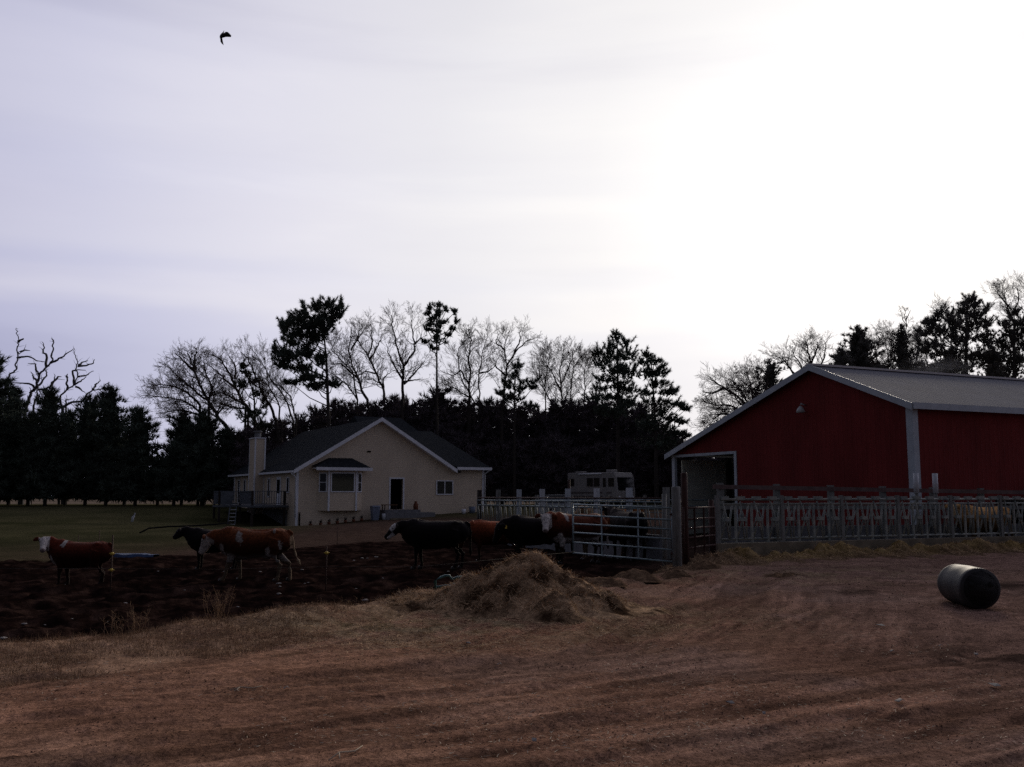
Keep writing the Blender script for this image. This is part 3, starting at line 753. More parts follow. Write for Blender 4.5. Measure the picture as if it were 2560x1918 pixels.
# bay window: angled sides and a centre face, hanging off the front
bx0, bx1, bd, bz0, bz1 = 1.45, 4.65, .55, .70, 3.52
poly = [(bx0, 0.0), (bx0 + .62, -bd), (bx1 - .62, -bd), (bx1, 0.0)]
mb = MB(); mb.prism(poly, 'z', bz0, bz1); bay = hpart(mb, "bay_window", M['siding'])
def bwin(p, q, z0, z1, div):
    p = Vector((*p, 0)); q = Vector((*q, 0)); d = (q - p).normalized(); nrm = Vector((d.y, -d.x, 0))
    if nrm.y > 0: nrm = -nrm
    fr = MB(); gl = MB(); L = (q - p).length; rot = Matrix.Rotation(math.atan2(d.y, d.x), 3, 'Z')
    def put(mb, a, b, e, f, th, o): mb.box(p + d * ((a + b) / 2) + nrm * o + Vector((0, 0, (e + f) / 2)), (b - a, th, f - e), rot)
    m_ = .12; t = .07
    put(fr, m_, m_ + t, z0, z1, .05, .028); put(fr, L - m_ - t, L - m_, z0, z1, .05, .028)
    put(fr, m_ + t, L - m_ - t, z0, z0 + t, .05, .028); put(fr, m_ + t, L - m_ - t, z1 - t, z1, .05, .028)
    if div: put(fr, m_ + t, L - m_ - t, (z0 + z1) / 2 - .02, (z0 + z1) / 2 + .02, .045, .028)
    f = fr.build("window_frame", M['white'], bay); put(gl, m_ + t, L - m_ - t, z0 + t, z1 - t, .02, .014)
    gl.build("pane", M['glass'], bay)
bwin(poly[0], poly[1], 1.95, 3.28, True); bwin(poly[1], poly[2], 1.95, 3.30, False); bwin(poly[2], poly[3], 1.95, 3.28, True)
for p in (poly[1], poly[2]):
    mb = MB(); mb.b2(p[0] - .06, p[0] + .06, p[1] - .05, p[1] + .05, bz0 - .02, bz1); mb.build("corner_post", M['white'], bay)
mb = MB()
v = [(bx0 - .45, 0, 3.72), (bx0 - .35, -bd - .35, 3.62), (bx1 + .35, -bd - .35, 3.62), (bx1 + .45, 0, 3.72), (bx0 + .75, 0, 4.3), (bx1 - .75, 0, 4.3)]
mb.add(v, [(0, 1, 4), (1, 2, 5, 4), (2, 3, 5), (0, 3, 2, 1)]); mb.build("bay_roof", M['shingle'], bay)
mb = MB(); mb.b2(bx0 - .4, bx1 + .4, -bd - .42, -bd - .36, 3.42, 3.63); mb.b2(bx0 - .4, bx1 + .4, -bd - .36, -.01, 3.525, 3.60); mb.build("fascia", M['white'], bay)
mb = MB(); mb.b2(3.1, 3.35, -bd - .012, -bd - .002, 2.02, 2.3); mb.build("yellow_object", M['yellow'], bay)  # small yellow box on the centre pane
# side wall windows, door
for a, b, z0, z1 in ((13.2, 13.8, 1.1, 3.0), (15.0, 15.6, 1.1, 3.0), (6.3, 6.9, 1.6, 3.0), (1.6, 2.2, 1.9, 3.0)):
    window(a, b, z0, z1, y=-.0, div=None, side=True)
mb = MB(); mb.b2(-.05, -.004, 3.6, 4.6, 1.05, 3.05); sdoor = hpart(mb, "side_door", M['white'])
mb = MB(); mb.b2(-.07, -.052, 3.75, 4.45, 1.9, 2.85); mb.build("pane", M['glass'], sdoor)
mb = MB(); mb.b2(5.0, 5.25, -.07, -.004, 4.75, 4.85); hpart(mb, "wall_lamp", M['black'])
# chimney on the left wall
mb = MB(); mb.b2(-.75, -.003, 8.0, 9.5, -.9, 5.95); ch = hpart(mb, "chimney", M['siding'])
mb = MB()
for x_, y_ in ((-.79, 8.0 - .04), (-.06, 8.0 - .04), (-.79, 9.5 - .04)):
    mb.b2(x_, x_ + .1, y_, y_ + .08, -.4, 5.96)
mb.b2(-.82, .05, 7.93, 9.57, 5.96, 6.04); mb.build("chimney_trim", M['white'], ch)
mb = MB(); mb.tube([(-.4, 8.7, 6.03), (-.4, 8.7, 6.42)], .24, 10); mb.tube([(-.4, 8.7, 6.47), (-.4, 8.7, 6.56)], [.34, .3], 10); mb.build("flue", M['found'], ch)
# foundation band and walk-out wall
mb = MB(); mb.b2(-.03, -.004, 2.0, 12, -1.2, .75); hpart(mb, "basement_wall", M['found'])
mb = MB(); mb.b2(5.9, 9.6, -1.5, -.21, -.6, .55); mb.b2(5.9, 8.6, -1.2, -.21, .55, .74); hpart(mb, "doorstep", M['found'])
mb = MB(); mb.b2(6.0, W + .2, -2.0, -1.9, -.4, .18); hpart(mb, "garden_edging", M['conc'])

# deck, stands beside the left wall
dk = thing("deck", "weathered raised wooden deck with railing on the left side of the cream house", "deck", HO, math.atan2(HU.y, HU.x))
mb = MB(); mb.b2(-2.6, -.04, 1.6, 10, .92, 1.06); mb.b2(-4.0, -2.602, 5.0, 6.7, .92, 1.06); mb.build("deck_floor", M['deckw'], dk)
for x_, y_ in ((-2.5, 1.7), (-.3, 1.7), (-2.5, 4.9), (-3.9, 5.1), (-3.9, 6.6)):
    mb = MB(); mb.b2(x_ - .07, x_ + .07, y_ - .07, y_ + .07, -1.3, 2.05); mb.build("post", M['postd'], dk)
def railing(x0, y0, x1, y1):
    mb = MB(); mb.bar((x0, y0, 2.02), (x1, y1, 2.02), .09, .05); mb.bar((x0, y0, 1.16), (x1, y1, 1.16), .05, .06)
    L = math.hypot(x1 - x0, y1 - y0); n = int(L / .16)
    for i in range(1, n):
        t = i / n; x_ = x0 + (x1 - x0) * t; y_ = y0 + (y1 - y0) * t; mb.b2(x_ - .02, x_ + .02, y_ - .02, y_ + .02, 1.19, 2.0)
    mb.build("railing", M['deckw'], dk)
railing(-2.5, 1.66, -.06, 1.66); railing(-2.54, 1.75, -2.54, 4.9); railing(-3.9, 5.04, -2.6, 5.04); railing(-3.96, 5.1, -3.96, 6.6); railing(-2.54, 6.8, -2.54, 9.9)
mb = MB(); mb.b2(-3.85, -3.0, 4.95, 4.99, 1.1, 1.98); mb.build("privacy_panel", M['deckw'], dk)
# leaning ladder under the deck
ld = thing("ladder", "pale ladder leaning against the edge of the wooden deck", "ladder", HO, math.atan2(HU.y, HU.x))
mb = MB(); mb.bar((-3.6, 3.9, -.75), (-3.2, 4.9, 1.0), .07, .05); mb.bar((-3.15, 3.7, -.75), (-2.75, 4.9, 1.0), .07, .05); mb.build("rail", M['deckw'], ld)
mb = MB()
for i in range(1, 7):
    t = i / 7; a = Vector((-3.6, 3.9, -.75)).lerp(Vector((-3.2, 5.0, 1.0)), t); mb.bar(a, a + Vector((.45, -.2, 0)), .05, .04)
mb.build("rung", M['white'], ld)

def hw(x, y, z): return HO + HU * x + Vector((-HU.y, HU.x, 0)) * y + Vector((0, 0, z))
# things by the house front
def simple(mb, name, m, label, cat, loc, rz=0, group=None, bevel=0):
    o = mb.build(name, m, bevel=bevel); o.location = loc; o.rotation_euler = (0, 0, rz); return tag(o, label, cat, group)
hr = math.atan2(HU.y, HU.x)
p = hw(8.45, -.7, 0.55); mb = MB(); mb.tube([(0, 0, 0), (0, 0, .55), (0, 0, .62), (0, 0, .74), (0, 0, .8)], [.17, .17, .1, .1, .02], 12)
simple(mb, "gas_bottle", M['orange'], "rusty orange gas bottle standing right of the open doorway", "gas bottle", p)
t = thing("side_table", "small brown wooden table on the doorstep left of the dark doorway", "table", hw(6.35, -.9, .55), hr)
mb = MB(); mb.b2(-.5, .5, -.3, .3, .5, .56); mb.build("tabletop", M['woodtop'], t)
for sx_ in (-.42, .42):
    for sy in (-.22, .22):
        mb = MB(); mb.b2(sx_ - .03, sx_ + .03, sy - .03, sy + .03, 0, .5); mb.build("leg", M['postd'], t)
t = thing("wheelie_bin", "pale blue plastic bin beside the bay window of the house", "bin", hw(5.3, -.9, G(*hw(5.3, -.9, 0).xy)), hr)
mb = MB(); mb.add([(-.2, -.2, 0), (.2, -.2, 0), (.2, .2, 0), (-.2, .2, 0), (-.27, -.27, .9), (.27, -.27, .9), (.27, .27, .9), (-.27, .27, .9)], [(0, 3, 2, 1), (4, 5, 6, 7), (0, 1, 5, 4), (1, 2, 6, 5), (2, 3, 7, 6), (3, 0, 4, 7)]); mb.build("bin_body", M['bluish'], t)
mb = MB(); mb.prism([(-.3, .905), (.3, .905), (.26, .98), (-.24, 1.0)], 'x', -.29, .29); mb.build("lid", M['bluish'], t)
def bucket(loc, r, h, m, label, rot=0):
    t = thing("bucket", label, "bucket", loc)
    mb = MB(); mb.tube([(0, 0, 0), (0, 0, h), (0, 0, h), (0, 0, .04)], [r * .8, r, r * .93, r * .74], 14); mb.build("pail", m, t)
    mb = MB(); mb.tube([(r * math.cos(a), .02, h + r * .9 * math.sin(a)) for a in np.linspace(0, math.pi, 9)], .008, 5); mb.build("handle", M['wire'], t)
bucket(hw(5.9, -1.2, G(*hw(5.9, -1.2, 0).xy)), .2, .42, M['white'], "white bucket beside the pale blue bin at the house")
bucket(hw(12.2, -.8, G(*hw(12.2, -.8, 0).xy)), .16, .34, M['white'], "small white bucket below the sliding window of the house")
bucket(hw(13.0, -.6, G(*hw(13.0, -.6, 0).xy)), .26, .46, M['bluish'], "grey-blue tub by the right corner of the house wall")
for i in range(7):
    q = hw(.9 + i * .58, -.75 if 1.3 < .9 + i * .58 < 4.8 else -.35, 0); g = G(q.x, q.y)
    t = thing("flower_pot", "small dark plant pot in the row below the bay window", "plant pot", (q.x, q.y, max(g, -.35)), 0, "row of plant pots below the bay window")
    mb = MB(); mb.tube([(0, 0, 0), (0, 0, .2), (0, 0, .2), (0, 0, .15)], [.09, .13, .115, .11], 10); mb.build("pot", M['orange'], t)
    mb = MB()
    for k in range(14):
        a = k * 2.4; mb.tube([(0, 0, .15), (.06 * math.cos(a), .06 * math.sin(a), .25 + .05 * (k % 3)), (.13 * math.cos(a), .13 * math.sin(a), .28 + .06 * (k % 4))], [.012, .015, .003], 4)
    mb.build("plant", M['postd'], t)

# ------------------------------------------------------------------ barn (local x along the gable front toward the left, y along the long side)
BU = Vector((-0.4138, 0.9104, 0)); BV = Vector((0.9104, 0.4138, 0)); BO = Vector((13.72, 33.0, 0))
barn = bpy.data.objects.new("barn", None); COL.objects.link(barn)
# local frame x=BV(right/back along the long side), y=BU(front wall toward the left)
barn.location = BO; barn.rotation_euler = (0, 0, math.atan2(BV.y, BV.x))
tag(barn, "long red metal barn with grey roof, white trim and open bay at its left end", "barn")
BW = 14.43; RX = 4.62; RZ = 6.66; EZR = 4.87; EZL = 3.66; BL = 30.0
OX0, OX1 = 9.75, BW - .02; OZ = 3.52
def fpl(mb, pts, th=.12, x0=0.0):
    n = len(pts)
    vs = [(x0, p[0], p[1]) for p in pts] + [(x0 + th, p[0], p[1]) for p in pts]
    mb.add(vs, [tuple(range(n)), tuple(range(2 * n - 1, n - 1, -1))] + [(i, i + n, (i + 1) % n + n, (i + 1) % n) for i in range(n)])
def bz(y): return EZR + (RZ - EZR) * y / RX if y < RX else RZ - (RZ - EZL) * (y - RX) / (BW - RX)
mb = MB()
fpl(mb, [(0, -.4), (RX, -.4), (RX, RZ), (0, EZR)]); fpl(mb, [(RX, -.4), (OX0, -.4), (OX0, bz(OX0)), (RX, RZ)])
fpl(mb, [(OX0, OZ), (BW, OZ), (BW, EZL), (OX0, bz(OX0))])
mf = mb.build("gable_wall", M['redside'], barn)
mb = MB(); mb.b2(.12, BL, -.12, 0, -.4, EZR); mb.build("side_wall", M['red'], barn)
mb = MB(); mb.b2(BL - .1, BL, 0, BW, -.4, EZL - .1); mb.build("back_wall", M['red'], barn)
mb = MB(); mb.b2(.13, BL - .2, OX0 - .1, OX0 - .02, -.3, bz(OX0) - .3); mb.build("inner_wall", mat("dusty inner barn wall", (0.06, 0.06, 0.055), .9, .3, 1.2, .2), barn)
mb = MB(); mb.b2(.5, BL - .2, BW + .02, BW + .08, -.3, EZL - .25); mb.build("haze_panel", mat("grey-green haze panel", (0.45, 0.46, 0.40), .95, .4, .8, .2, spec=0, col2=(.68, .68, .6)), barn)  # added panel in place of the hazy view beyond, haze tone in its colour
# roof
mb = MB(); n_ = Vector((0, -(RZ - EZR), RX)).normalized()
mb.plate([(-.25, -.35, EZR - .13 + .1), (BL + .2, -.35, EZR - .13 + .1), (BL + .2, RX, RZ + .1), (-.25, RX, RZ + .1)], .06, n_); 
rf = mb.build("roof", ribbed("grey sheet metal roof slope", (0.135, 0.135, 0.16), 0.85, 0.3, 'X', metal=0.0, strength=0.35, var=0.18, wave='RIB', spec=.12), barn)
mb = MB(); n_ = Vector((0, RZ - EZL, BW - RX)).normalized(); s_ = (RZ - EZL) / (BW - RX)
mb.plate([(-.25, RX, RZ + .099), (BL + .2, RX, RZ + .099), (BL + .2, BW + .35, EZL - .35 * s_ + .099), (-.25, BW + .35, EZL - .35 * s_ + .099)], .06, n_); mb.build("roof", bpy.data.materials["grey sheet metal roof slope"], barn)
mb = MB(); mb.b2(-.28, BL + .2, RX - .16, RX + .16, RZ + .08, RZ + .16); mb.build("ridge_cap", mat("bright ridge cap", (.55, .52, .5), .4, .1, 2, 0), barn)
mb = MB()
def rake(y0, z0, y1, z1, w=.24):
    mb.add([(-.29, y0, z0), (-.29, y1, z1), (-.29, y1, z1 - w), (-.29, y0, z0 - w), (-.255, y0, z0), (-.255, y1, z1), (-.255, y1, z1 - w), (-.255, y0, z0 - w)],
           [(0, 1, 2, 3), (7, 6, 5, 4), (0, 4, 5, 1), (1, 5, 6, 2), (2, 6, 7, 3), (3, 7, 4, 0)])
rake(-.36, EZR - .02, RX, RZ + .14); rake(RX, RZ + .14, BW + .36, EZL - .11 + .13)
mb.build("rake_trim", M['trim'], barn)
mb = MB(); mb.b2(-.25, BL, -.42, -.36, EZR - .22, EZR - .0); mb.build("eave_trim", M['trim'], barn)
mb = MB(); mb.b2(-.06, .18, -.17, .13, -.4, EZR - .08); mb.build("corner_trim", M['trim'], barn)
mb = MB(); mb.b2(-.04, .1, OX0 - .16, OX0 - .001, -.4, OZ + .12); mb.build("bay_post", M['trim'], barn)
mb = MB(); mb.b2(-.04, .1, BW - .13, BW + .1, -.4, OZ); mb.build("bay_post", M['trim'], barn)
mb = MB(); mb.b2(-.045, .1, OX0, BW + .1, OZ, OZ + .12); mb.build("bay_header", M['trim'], barn)
mb = MB(); mb.b2(3.0, 3.2, BW - .25, BW - .05, -.4, EZL - .1); mb.build("inner_post", M['postd'], barn)
# gable lamp
mb = MB(); mb.tube([(-.02, 5.15, 5.25), (-.25, 5.15, 5.3), (-.28, 5.15, 5.2)], .03, 6); mb.tube([(-.28, 5.15, 5.2), (-.28, 5.15, 5.08), (-.28, 5.15, 4.95)], [.05, .14, .19], 12); mb.build("gable_lamp", M['lamp'], barn)

# steam drifting over the far side of the ridge
def steam():
    c = at(2335, 925, 47.5)
    me = bpy.data.meshes.new("steam"); import bmesh
    bm = bmesh.new(); bmesh.ops.create_icosphere(bm, subdivisions=3, radius=1.0); bm.to_mesh(me); bm.free()
    o = bpy.data.objects.new("steam", me); COL.objects.link(o); o.location = c; o.scale = (2.4, 1.6, 1.0)
    m = bpy.data.materials.new("thin steam"); m.use_nodes = True; nt = m.node_tree; nt.nodes.clear()
    out = nt.nodes.new("ShaderNodeOutputMaterial"); vs = nt.nodes.new("ShaderNodeVolumePrincipled"); vs.inputs["Color"].default_value = (.9, .9, .95, 1)
    tcn = nt.nodes.new("ShaderNodeTexCoord"); ln = nt.nodes.new("ShaderNodeVectorMath"); ln.operation = 'LENGTH'; nt.links.new(tcn.outputs["Object"], ln.inputs[0])
    nn = nt.nodes.new("ShaderNodeTexNoise"); nn.inputs["Scale"].default_value = 2.2; nn.inputs["Detail"].default_value = 4; nt.links.new(tcn.outputs["Object"], nn.inputs["Vector"])
    mr = nt.nodes.new("ShaderNodeMapRange"); mr.inputs["From Min"].default_value = .1; mr.inputs["From Max"].default_value = .95; mr.inputs["To Min"].default_value = 1; mr.inputs["To Max"].default_value = 0
    nt.links.new(ln.outputs["Value"], mr.inputs["Value"])
    r2 = nt.nodes.new("ShaderNodeMapRange"); r2.inputs["From Min"].default_value = .42; r2.inputs["From Max"].default_value = .7; r2.inputs["To Max"].default_value = .16; nt.links.new(nn.outputs["Fac"], r2.inputs["Value"])
    mu = nt.nodes.new("ShaderNodeMath"); mu.operation = 'MULTIPLY'; nt.links.new(mr.outputs[0], mu.inputs[0]); nt.links.new(r2.outputs[0], mu.inputs[1])
    nt.links.new(mu.outputs[0], vs.inputs["Density"]); nt.links.new(vs.outputs[0], out.inputs["Volume"]); me.materials.append(m)
    tag(o, "faint wisp of steam rising over the barn roof ridge", "steam", kind="stuff")
steam()

# ------------------------------------------------------------------ feed wall and headlock fence
wt = 0.42; Lw = 26.0
rzw = math.atan2(UW.y, UW.x)
mb = MB(); mb.b2(-.05, Lw, 0, .18, -.5, wt); 
simple(mb, "feed_wall", M['conc'], "low stained concrete wall carrying the headlock feed fence, hay along its foot", "wall", WA, rzw, bevel=.015)
def feed_fence(origin, rz, L, z0, z1, label, unit=.55, m=M['galvd'], seed=1, name="feed_fence", every=4):
    r = random.Random(seed)
    t = thing(name, label, "feed fence", origin, rz)
    mb = MB(); mb.tube([(0, 0, z1), (L, 0, z1)], .035, 8); mb.build("top_rail", m, t)
    mb = MB(); mb.tube([(0, 0, z1 - .13), (L, 0, z1 - .13)], .032, 8); mb.build("upper_rail", m, t)
    mb = MB(); mb.tube([(0, 0, z0 + .10), (L, 0, z0 + .10)], .03, 8); mb.build("bottom_rail", m, t)
    n = int(L / unit)
    for i in range(n + 1):
        x = i * unit
        if i % every == 0:
            mb = MB(); mb.b2(x - .05, x + .05, -.05, .05, z0 - .1, z1 + .12); mb.build("post", M['postw'], t)
        if i == n: break
        mb = MB(); H = z1 - z0; q = r.choice((0, 0, 1)); 
        mb.b2(x + .03, x + .09, -.025, .025, z0 - .02, z1 - .13)
        mb.tube([(x + .20, 0, z0 + .1), (x + .30, 0, z0 + .42 * H), (x + .20, 0, z1 - .13)] if q else [(x + .10, 0, z0 + .12), (x + .28, 0, z0 + .5 * H), (x + .22, 0, z1 - .1)], .026, 6)
        mb.tube([(x + .42, 0, z0 + .1), (x + .42, 0, z0 + .5 * H), (x + .50, 0, z1 - .13)], .027, 6)
        # swinging lock arm with its weight block
        s_ = r.uniform(-.05, .08)
        mb.tube([(x + .34 + s_, -.03, z0 + .12), (x + .27 + s_ * .3, -.03, z0 + .55 * H), (x + .18 - s_, -.03, z1 - .05)], .024, 6)
        mb.b2(x + .20, x + .40, -.06, .04, z0 + .50 * H, z0 + .58 * H)
        mb.b2(x + .1, x + .36, -.06, .05, z1 - .01, z1 + .09)
        mb.build("headlock", m, t)
    return t
feed_fence(WA + Vector((0, .09, 0)), rzw, 13.2, wt, 1.60, "nearest headlock feed fence, standing on the concrete wall right of the gate", every=4)
# tall white sleeved posts on the line of the feed fence
for px, lb in ((2297, "left of the two tall white posts standing above the feed fence"), (2345, "right of the two tall white posts standing above the feed fence")):
    tt = (px - 1280) / F
    s_ = (tt * WA.y - WA.x) / (UW.x - tt * UW.y); q = WA + UW * s_ + Vector((0, .35, 0))
    t = thing("sleeved_post", lb, "post", q)
    mb = MB(); mb.tube([(0, 0, -.4), (0, 0, 2.36)], .05, 10); mb.build("pole", M['postw'], t)
    mb = MB(); mb.tube([(0, 0, 1.78), (0, 0, 2.40)], .08, 12); mb.build("sleeve", M['paint'], t)
# second fence line nearer the barn: board on posts
BF0 = at(1781, 1262, 29.6); BF1 = Vector((18.9, 33.75, 0)); BF0.z = -.2
d_ = (BF1 - BF0); d_.z = 0; Lb = d_.length; rb = math.atan2(d_.y, d_.x)
bf = thing("board_fence", "grey fence with a long top board on posts between the feed fence and the barn", "fence", (BF0.x, BF0.y, 0), rb)
mb = MB(); mb.bar((0, -.06, 1.98), (Lb, -.06, 1.80), .05, .13); mb.build("top_board", mat("reddish grey board", (.13, .085, .08), .9, .35, 4, .2), bf)
mb = MB(); mb.bar((0, -.06, 1.35), (Lb, -.06, 1.30), .05, .12); mb.build("middle_board", M['postw'], bf)
mb = MB(); mb.b2(0, Lb, 0.1, .25, -.4, .75); mb.build("bunk_wall", M['found'], bf)
for i in range(7):
    x_ = .3 + i * 2.0; zt = 2.10 - .18 * x_ / Lb
    mb = MB(); mb.b2(x_ - .09, x_ + .09, -.035, .095, -.4, zt); mb.build("post", M['postw'], bf)
mb = MB()
for i in range(21):
    x_ = .2 + i * .6; mb.tube([(x_, -.05, .75), (x_ + .18, -.05, 1.3)], .02, 5); mb.tube([(x_ + .36, -.05, .75), (x_ + .18, -.05, 1.3)], .02, 5)
mb.build("lattice", M['galvd'], bf)

# pen side fence running back toward the house
PA = Vector((4.95, 31.0, 0)); PB = Vector((-1.55, 46.0, 0)); dd_ = PA - PB; Lp = dd_.length; rp_ = math.atan2((PB - PA).y, (PB - PA).x)
pf = thing("pen_fence", "pen fence of pale posts, rails and low concrete wall running back to the house corner", "fence", (PA.x, PA.y, 0), rp_)
npst = 8
for i in range(npst):
    x_ = Lp * i / (npst - 1)
    g = float(gz(PA.x + (PB - PA).x * i / (npst - 1), PA.y + (PB - PA).y * i / (npst - 1)))
    mb = MB(); mb.b2(x_ - .09, x_ + .09, -.08, .08, g - .3, 1.98); mb.build("post", M['postd'] if i == npst - 1 else M['paint'] if i in (2, 4) else M['trim'] if i % 2 else M['postw'], pf)
for z_, m_ in ((1.50, M['galv']), (1.28, M['galv']), (1.62, M['rust'])):
    mb = MB(); mb.tube([(0, .1, z_), (Lp, .1, z_)], .03, 6); mb.build("rail", m_, pf)
mb = MB(); mb.b2(0, Lp, .10, .28, -.6, .46); mb.build("concrete_wall", M['found'], pf)
for i in range(30):
    x_ = .15 + i * Lp / 30; mb = MB(); mb.tube([(x_, .13, .46), (x_ + .2, .13, 1.3)], .022, 5); mb.tube([(x_ + .34, .13, .46), (x_ + .34, .13, 1.5)], .022, 5); mb.build("headlock", M['galvd'], pf)

# more of the pens between the pen fence and the barn: a second pen line behind
PC = Vector((1.2, 47.0, 0)); PD = Vector((9.4, 43.0, 0)); rr_ = math.atan2((PD - PC).y, (PD - PC).x)
bf2 = thing("rail_fence", "far pipe fence of the cattle pen between the motorhome and the barn", "fence", PC, rr_)
L2 = (PD - PC).length
for i in range(6):
    mb = MB(); mb.b2(i * L2 / 5 - .07, i * L2 / 5 + .07, -.07, .07, -.4, 1.75); mb.build("post", M['postw'], bf2)
for z_ in (.3, .62, .94, 1.25, 1.52):
    mb = MB(); mb.tube([(0, -.09, z_), (L2, -.09, z_)], .028, 6); mb.build("rail", M['galv'] if z_ > 1 else M['galvd'], bf2)

# gates and gate posts
def gate(p, q, zp, zq, H, nr, label, m, stiles=(0, .33, .70, 1)):
    p = Vector(p); q = Vector(q); L = (q - p).length
    t = thing("farm_gate", label, "gate", (p.x, p.y, 0), math.atan2(q.y - p.y, q.x - p.x))
    hs = [0, .22, .42, .60, .78, 1.0] if nr == 6 else [i / (nr - 1) for i in range(nr)]
    for h in hs:
        mb = MB(); mb.tube([(0, 0, zp + H * h), (L, 0, zq + H * h)], .024, 8); mb.build("rail", m, t)
    for s_ in stiles:
        z_ = zp + (zq - zp) * s_; mb = MB(); e = .024 if s_ in (0, 1) else .016
        if s_ in (0, 1): mb.tube([(L * s_, 0, z_ - .02), (L * s_, 0, z_ + H + .02)], e, 8)
        else: mb.bar((L * s_, -.03, z_), (L * s_, -.03, z_ + H), .05, .012)
        mb.build("stile", m, t)
    return t
gp = Vector((4.03, 23.75, 0))
g1 = at(1680, 1404, 23.75); g2 = at(1433, 1380, 26.3)
gate((3.93, 23.8), (g2.x, 26.3), .10, .17, 1.30, 6, "long galvanised pipe gate of six rails standing in front of the brown cow", M['galv'])
gate((4.25, 24.0), (5.45, 26.1), .12, .12, 1.28, 6, "rusty brown pipe gate between the gate posts and the feed fence", M['rust'], stiles=(0, .3, .6, 1))
t = thing("gate_post", "thick pale grey post carrying the long pipe gate", "post", gp)
mb = MB(); mb.tube([(0, 0, -.3), (0, 0, 1.9), (0, 0, 1.93)], [.115, .11, .09], 14); mb.build("pole", M['postw'], t)
mb = MB(); mb.tube([(-.15, .03, 1.25), (-.1, .0, 1.25)], .03, 6); mb.tube([(-.15, .03, .3), (-.1, 0, .3)], .03, 6); mb.build("hinge", M['rust'], t)
mb = MB(); mb.tube([(0, 0, -.3), (0, 0, 2.26), (0, 0, 2.28)], [.085, .08, .06], 10)
simple(mb, "gate_post", M['rust'], "taller thin dark rusty post just right of the thick grey gate post", "post", (4.30, 24.1, 0))
mb = MB(); mb.tube([(0, 0, -.3), (0, 0, 1.6)], .07, 10)
simple(mb, "gate_post", M['rust'], "short dark post where the rusty gate meets the concrete feed wall", "post", (5.38, 26.15, 0))
mb = MB(); mb.tube([(0, 0, -.3), (0.02, 0, 1.75)], .065, 10)
simple(mb, "fence_post", M['postw'], "pale round post just behind and left of the thick gate post", "post", (3.95, 25.2, 0))
mb = MB(); mb.tube([(0, 0, -.5), (0.0, 0, 2.5)], .06, 8)
simple(mb, "fence_post", M['rust'], "thin dark pole standing in front of the rear of the motorhome", "post", (at(1423, 1240, 48).x, 48, 0))

# ------------------------------------------------------------------ oil drum
def drum():
    c = Vector((7.12, 14.85, 0)); g = G(7.0, 15.2)
    t = thing("plastic_drum", "black plastic drum lying on its side on the bare dirt at right", "drum", (c.x, c.y, g + .285), math.atan2(1, .05) - math.pi / 2); t.scale = (1.06,) * 3; t.location.z = g + .305
    prof = [(0, .20), (0, .274), (.008, .286), (.05, .288), (.07, .292), (.10, .292), (.12, .286), (.30, .294), (.44, .297), (.58, .294), (.76, .286), (.78, .292), (.81, .292), (.83, .285), (.865, .280), (.88, .262), (.88, .20)]
    mb = MB(); mb.tube([(0, y_, 0) for y_, r_ in prof], [r_ for y_, r_ in prof], 48, True); mb.build("shell", M['drum'], t)
    mb = MB(); mb.tube([(0, .004, 0), (0, -.012, 0), (0, -.012, 0), (0, .002, 0)], [.272, .27, .245, .24], 40, True); mb.build("end_rim", M['drum'], t)
    for x_ in (-.14, .14):
        mb = MB(); mb.tube([(x_, 0.0, .06), (x_, -.03, .06)], [.04, .038], 14); mb.build("bung", M['tyre'], t)
drum()

# ------------------------------------------------------------------ wires, stakes, hose and odds and ends
def stake(px, pyb, D, h, m, label, ins=()):
    c = at(px, pyb, D); g = G(c.x, c.y)
    t = thing("electric_fence_stake", label, "stake", (c.x, c.y, g)); 
    mb = MB(); mb.tube([(0, 0, -.2), (0, 0, h)], .014, 6); mb.build("rod", m, t)
    for z_ in ins:
        mb = MB(); mb.tube([(0, 0, z_ - .03), (0, 0, z_ + .03)], .03, 8); mb.tube([(-.06, 0, z_), (.06, 0, z_)], .012, 6); mb.build("insulator", M['yellow'], t)
    return Vector((c.x, c.y, g))
k1 = stake(277, 1450, 21.3, 1.25, M['rust'], "dark electric fence stake with yellow insulators by the rump of the small white-faced cow", (.85, .5))
k2 = stake(815, 1452, 21.6, 1.0, M['rust'], "electric fence stake with a yellow insulator between the walking brown cow and a black cow", (.85,))
k3 = stake(247, 1370, 34.5, 0.9, M['rust'], "distant thin stake on the lawn behind the small white-faced cow")
k4 = stake(195, 1365, 38.0, 0.6, M['rust'], "short far stake on the lawn, leftmost of the stakes")
k5 = stake(843, 1350, 42.0, 0.9, M['rust'], "far stake on bare soil in front of the bay window")
mb = MB(); pts = [Vector((-11.5, 21.4, .08)), Vector((k1.x, k1.y, .10)), Vector((-6.5, 21.2, .02)), Vector((k2.x, k2.y, .42))]
mb.tube([(-13, 21.4, .12), (k1.x, k1.y, .12), ((k1.x + k2.x) / 2, 21.4, .10), (k2.x, k2.y, .14), (-2.0, 22.0, .12), (1.7, 26.3, .2)], .0035, 4)
simple(mb, "fence_wire", M['wire'], "thin low electric fence wire strung across the mud in front of the cows", "wire", (0, 0, 0))
mb = MB(); ps = [at(350, 1332, 38), at(372, 1321, 39), at(420, 1317, 40), at(480, 1315, 41), at(540, 1311, 42), at(578, 1306, 43)]
mb.tube(ps, .032, 8); simple(mb, "drain_hose", M['hose'], "long black hose lying across the lawn left of the deck", "hose", (0, 0, 0))
c = at(335, 1368, 34.5)
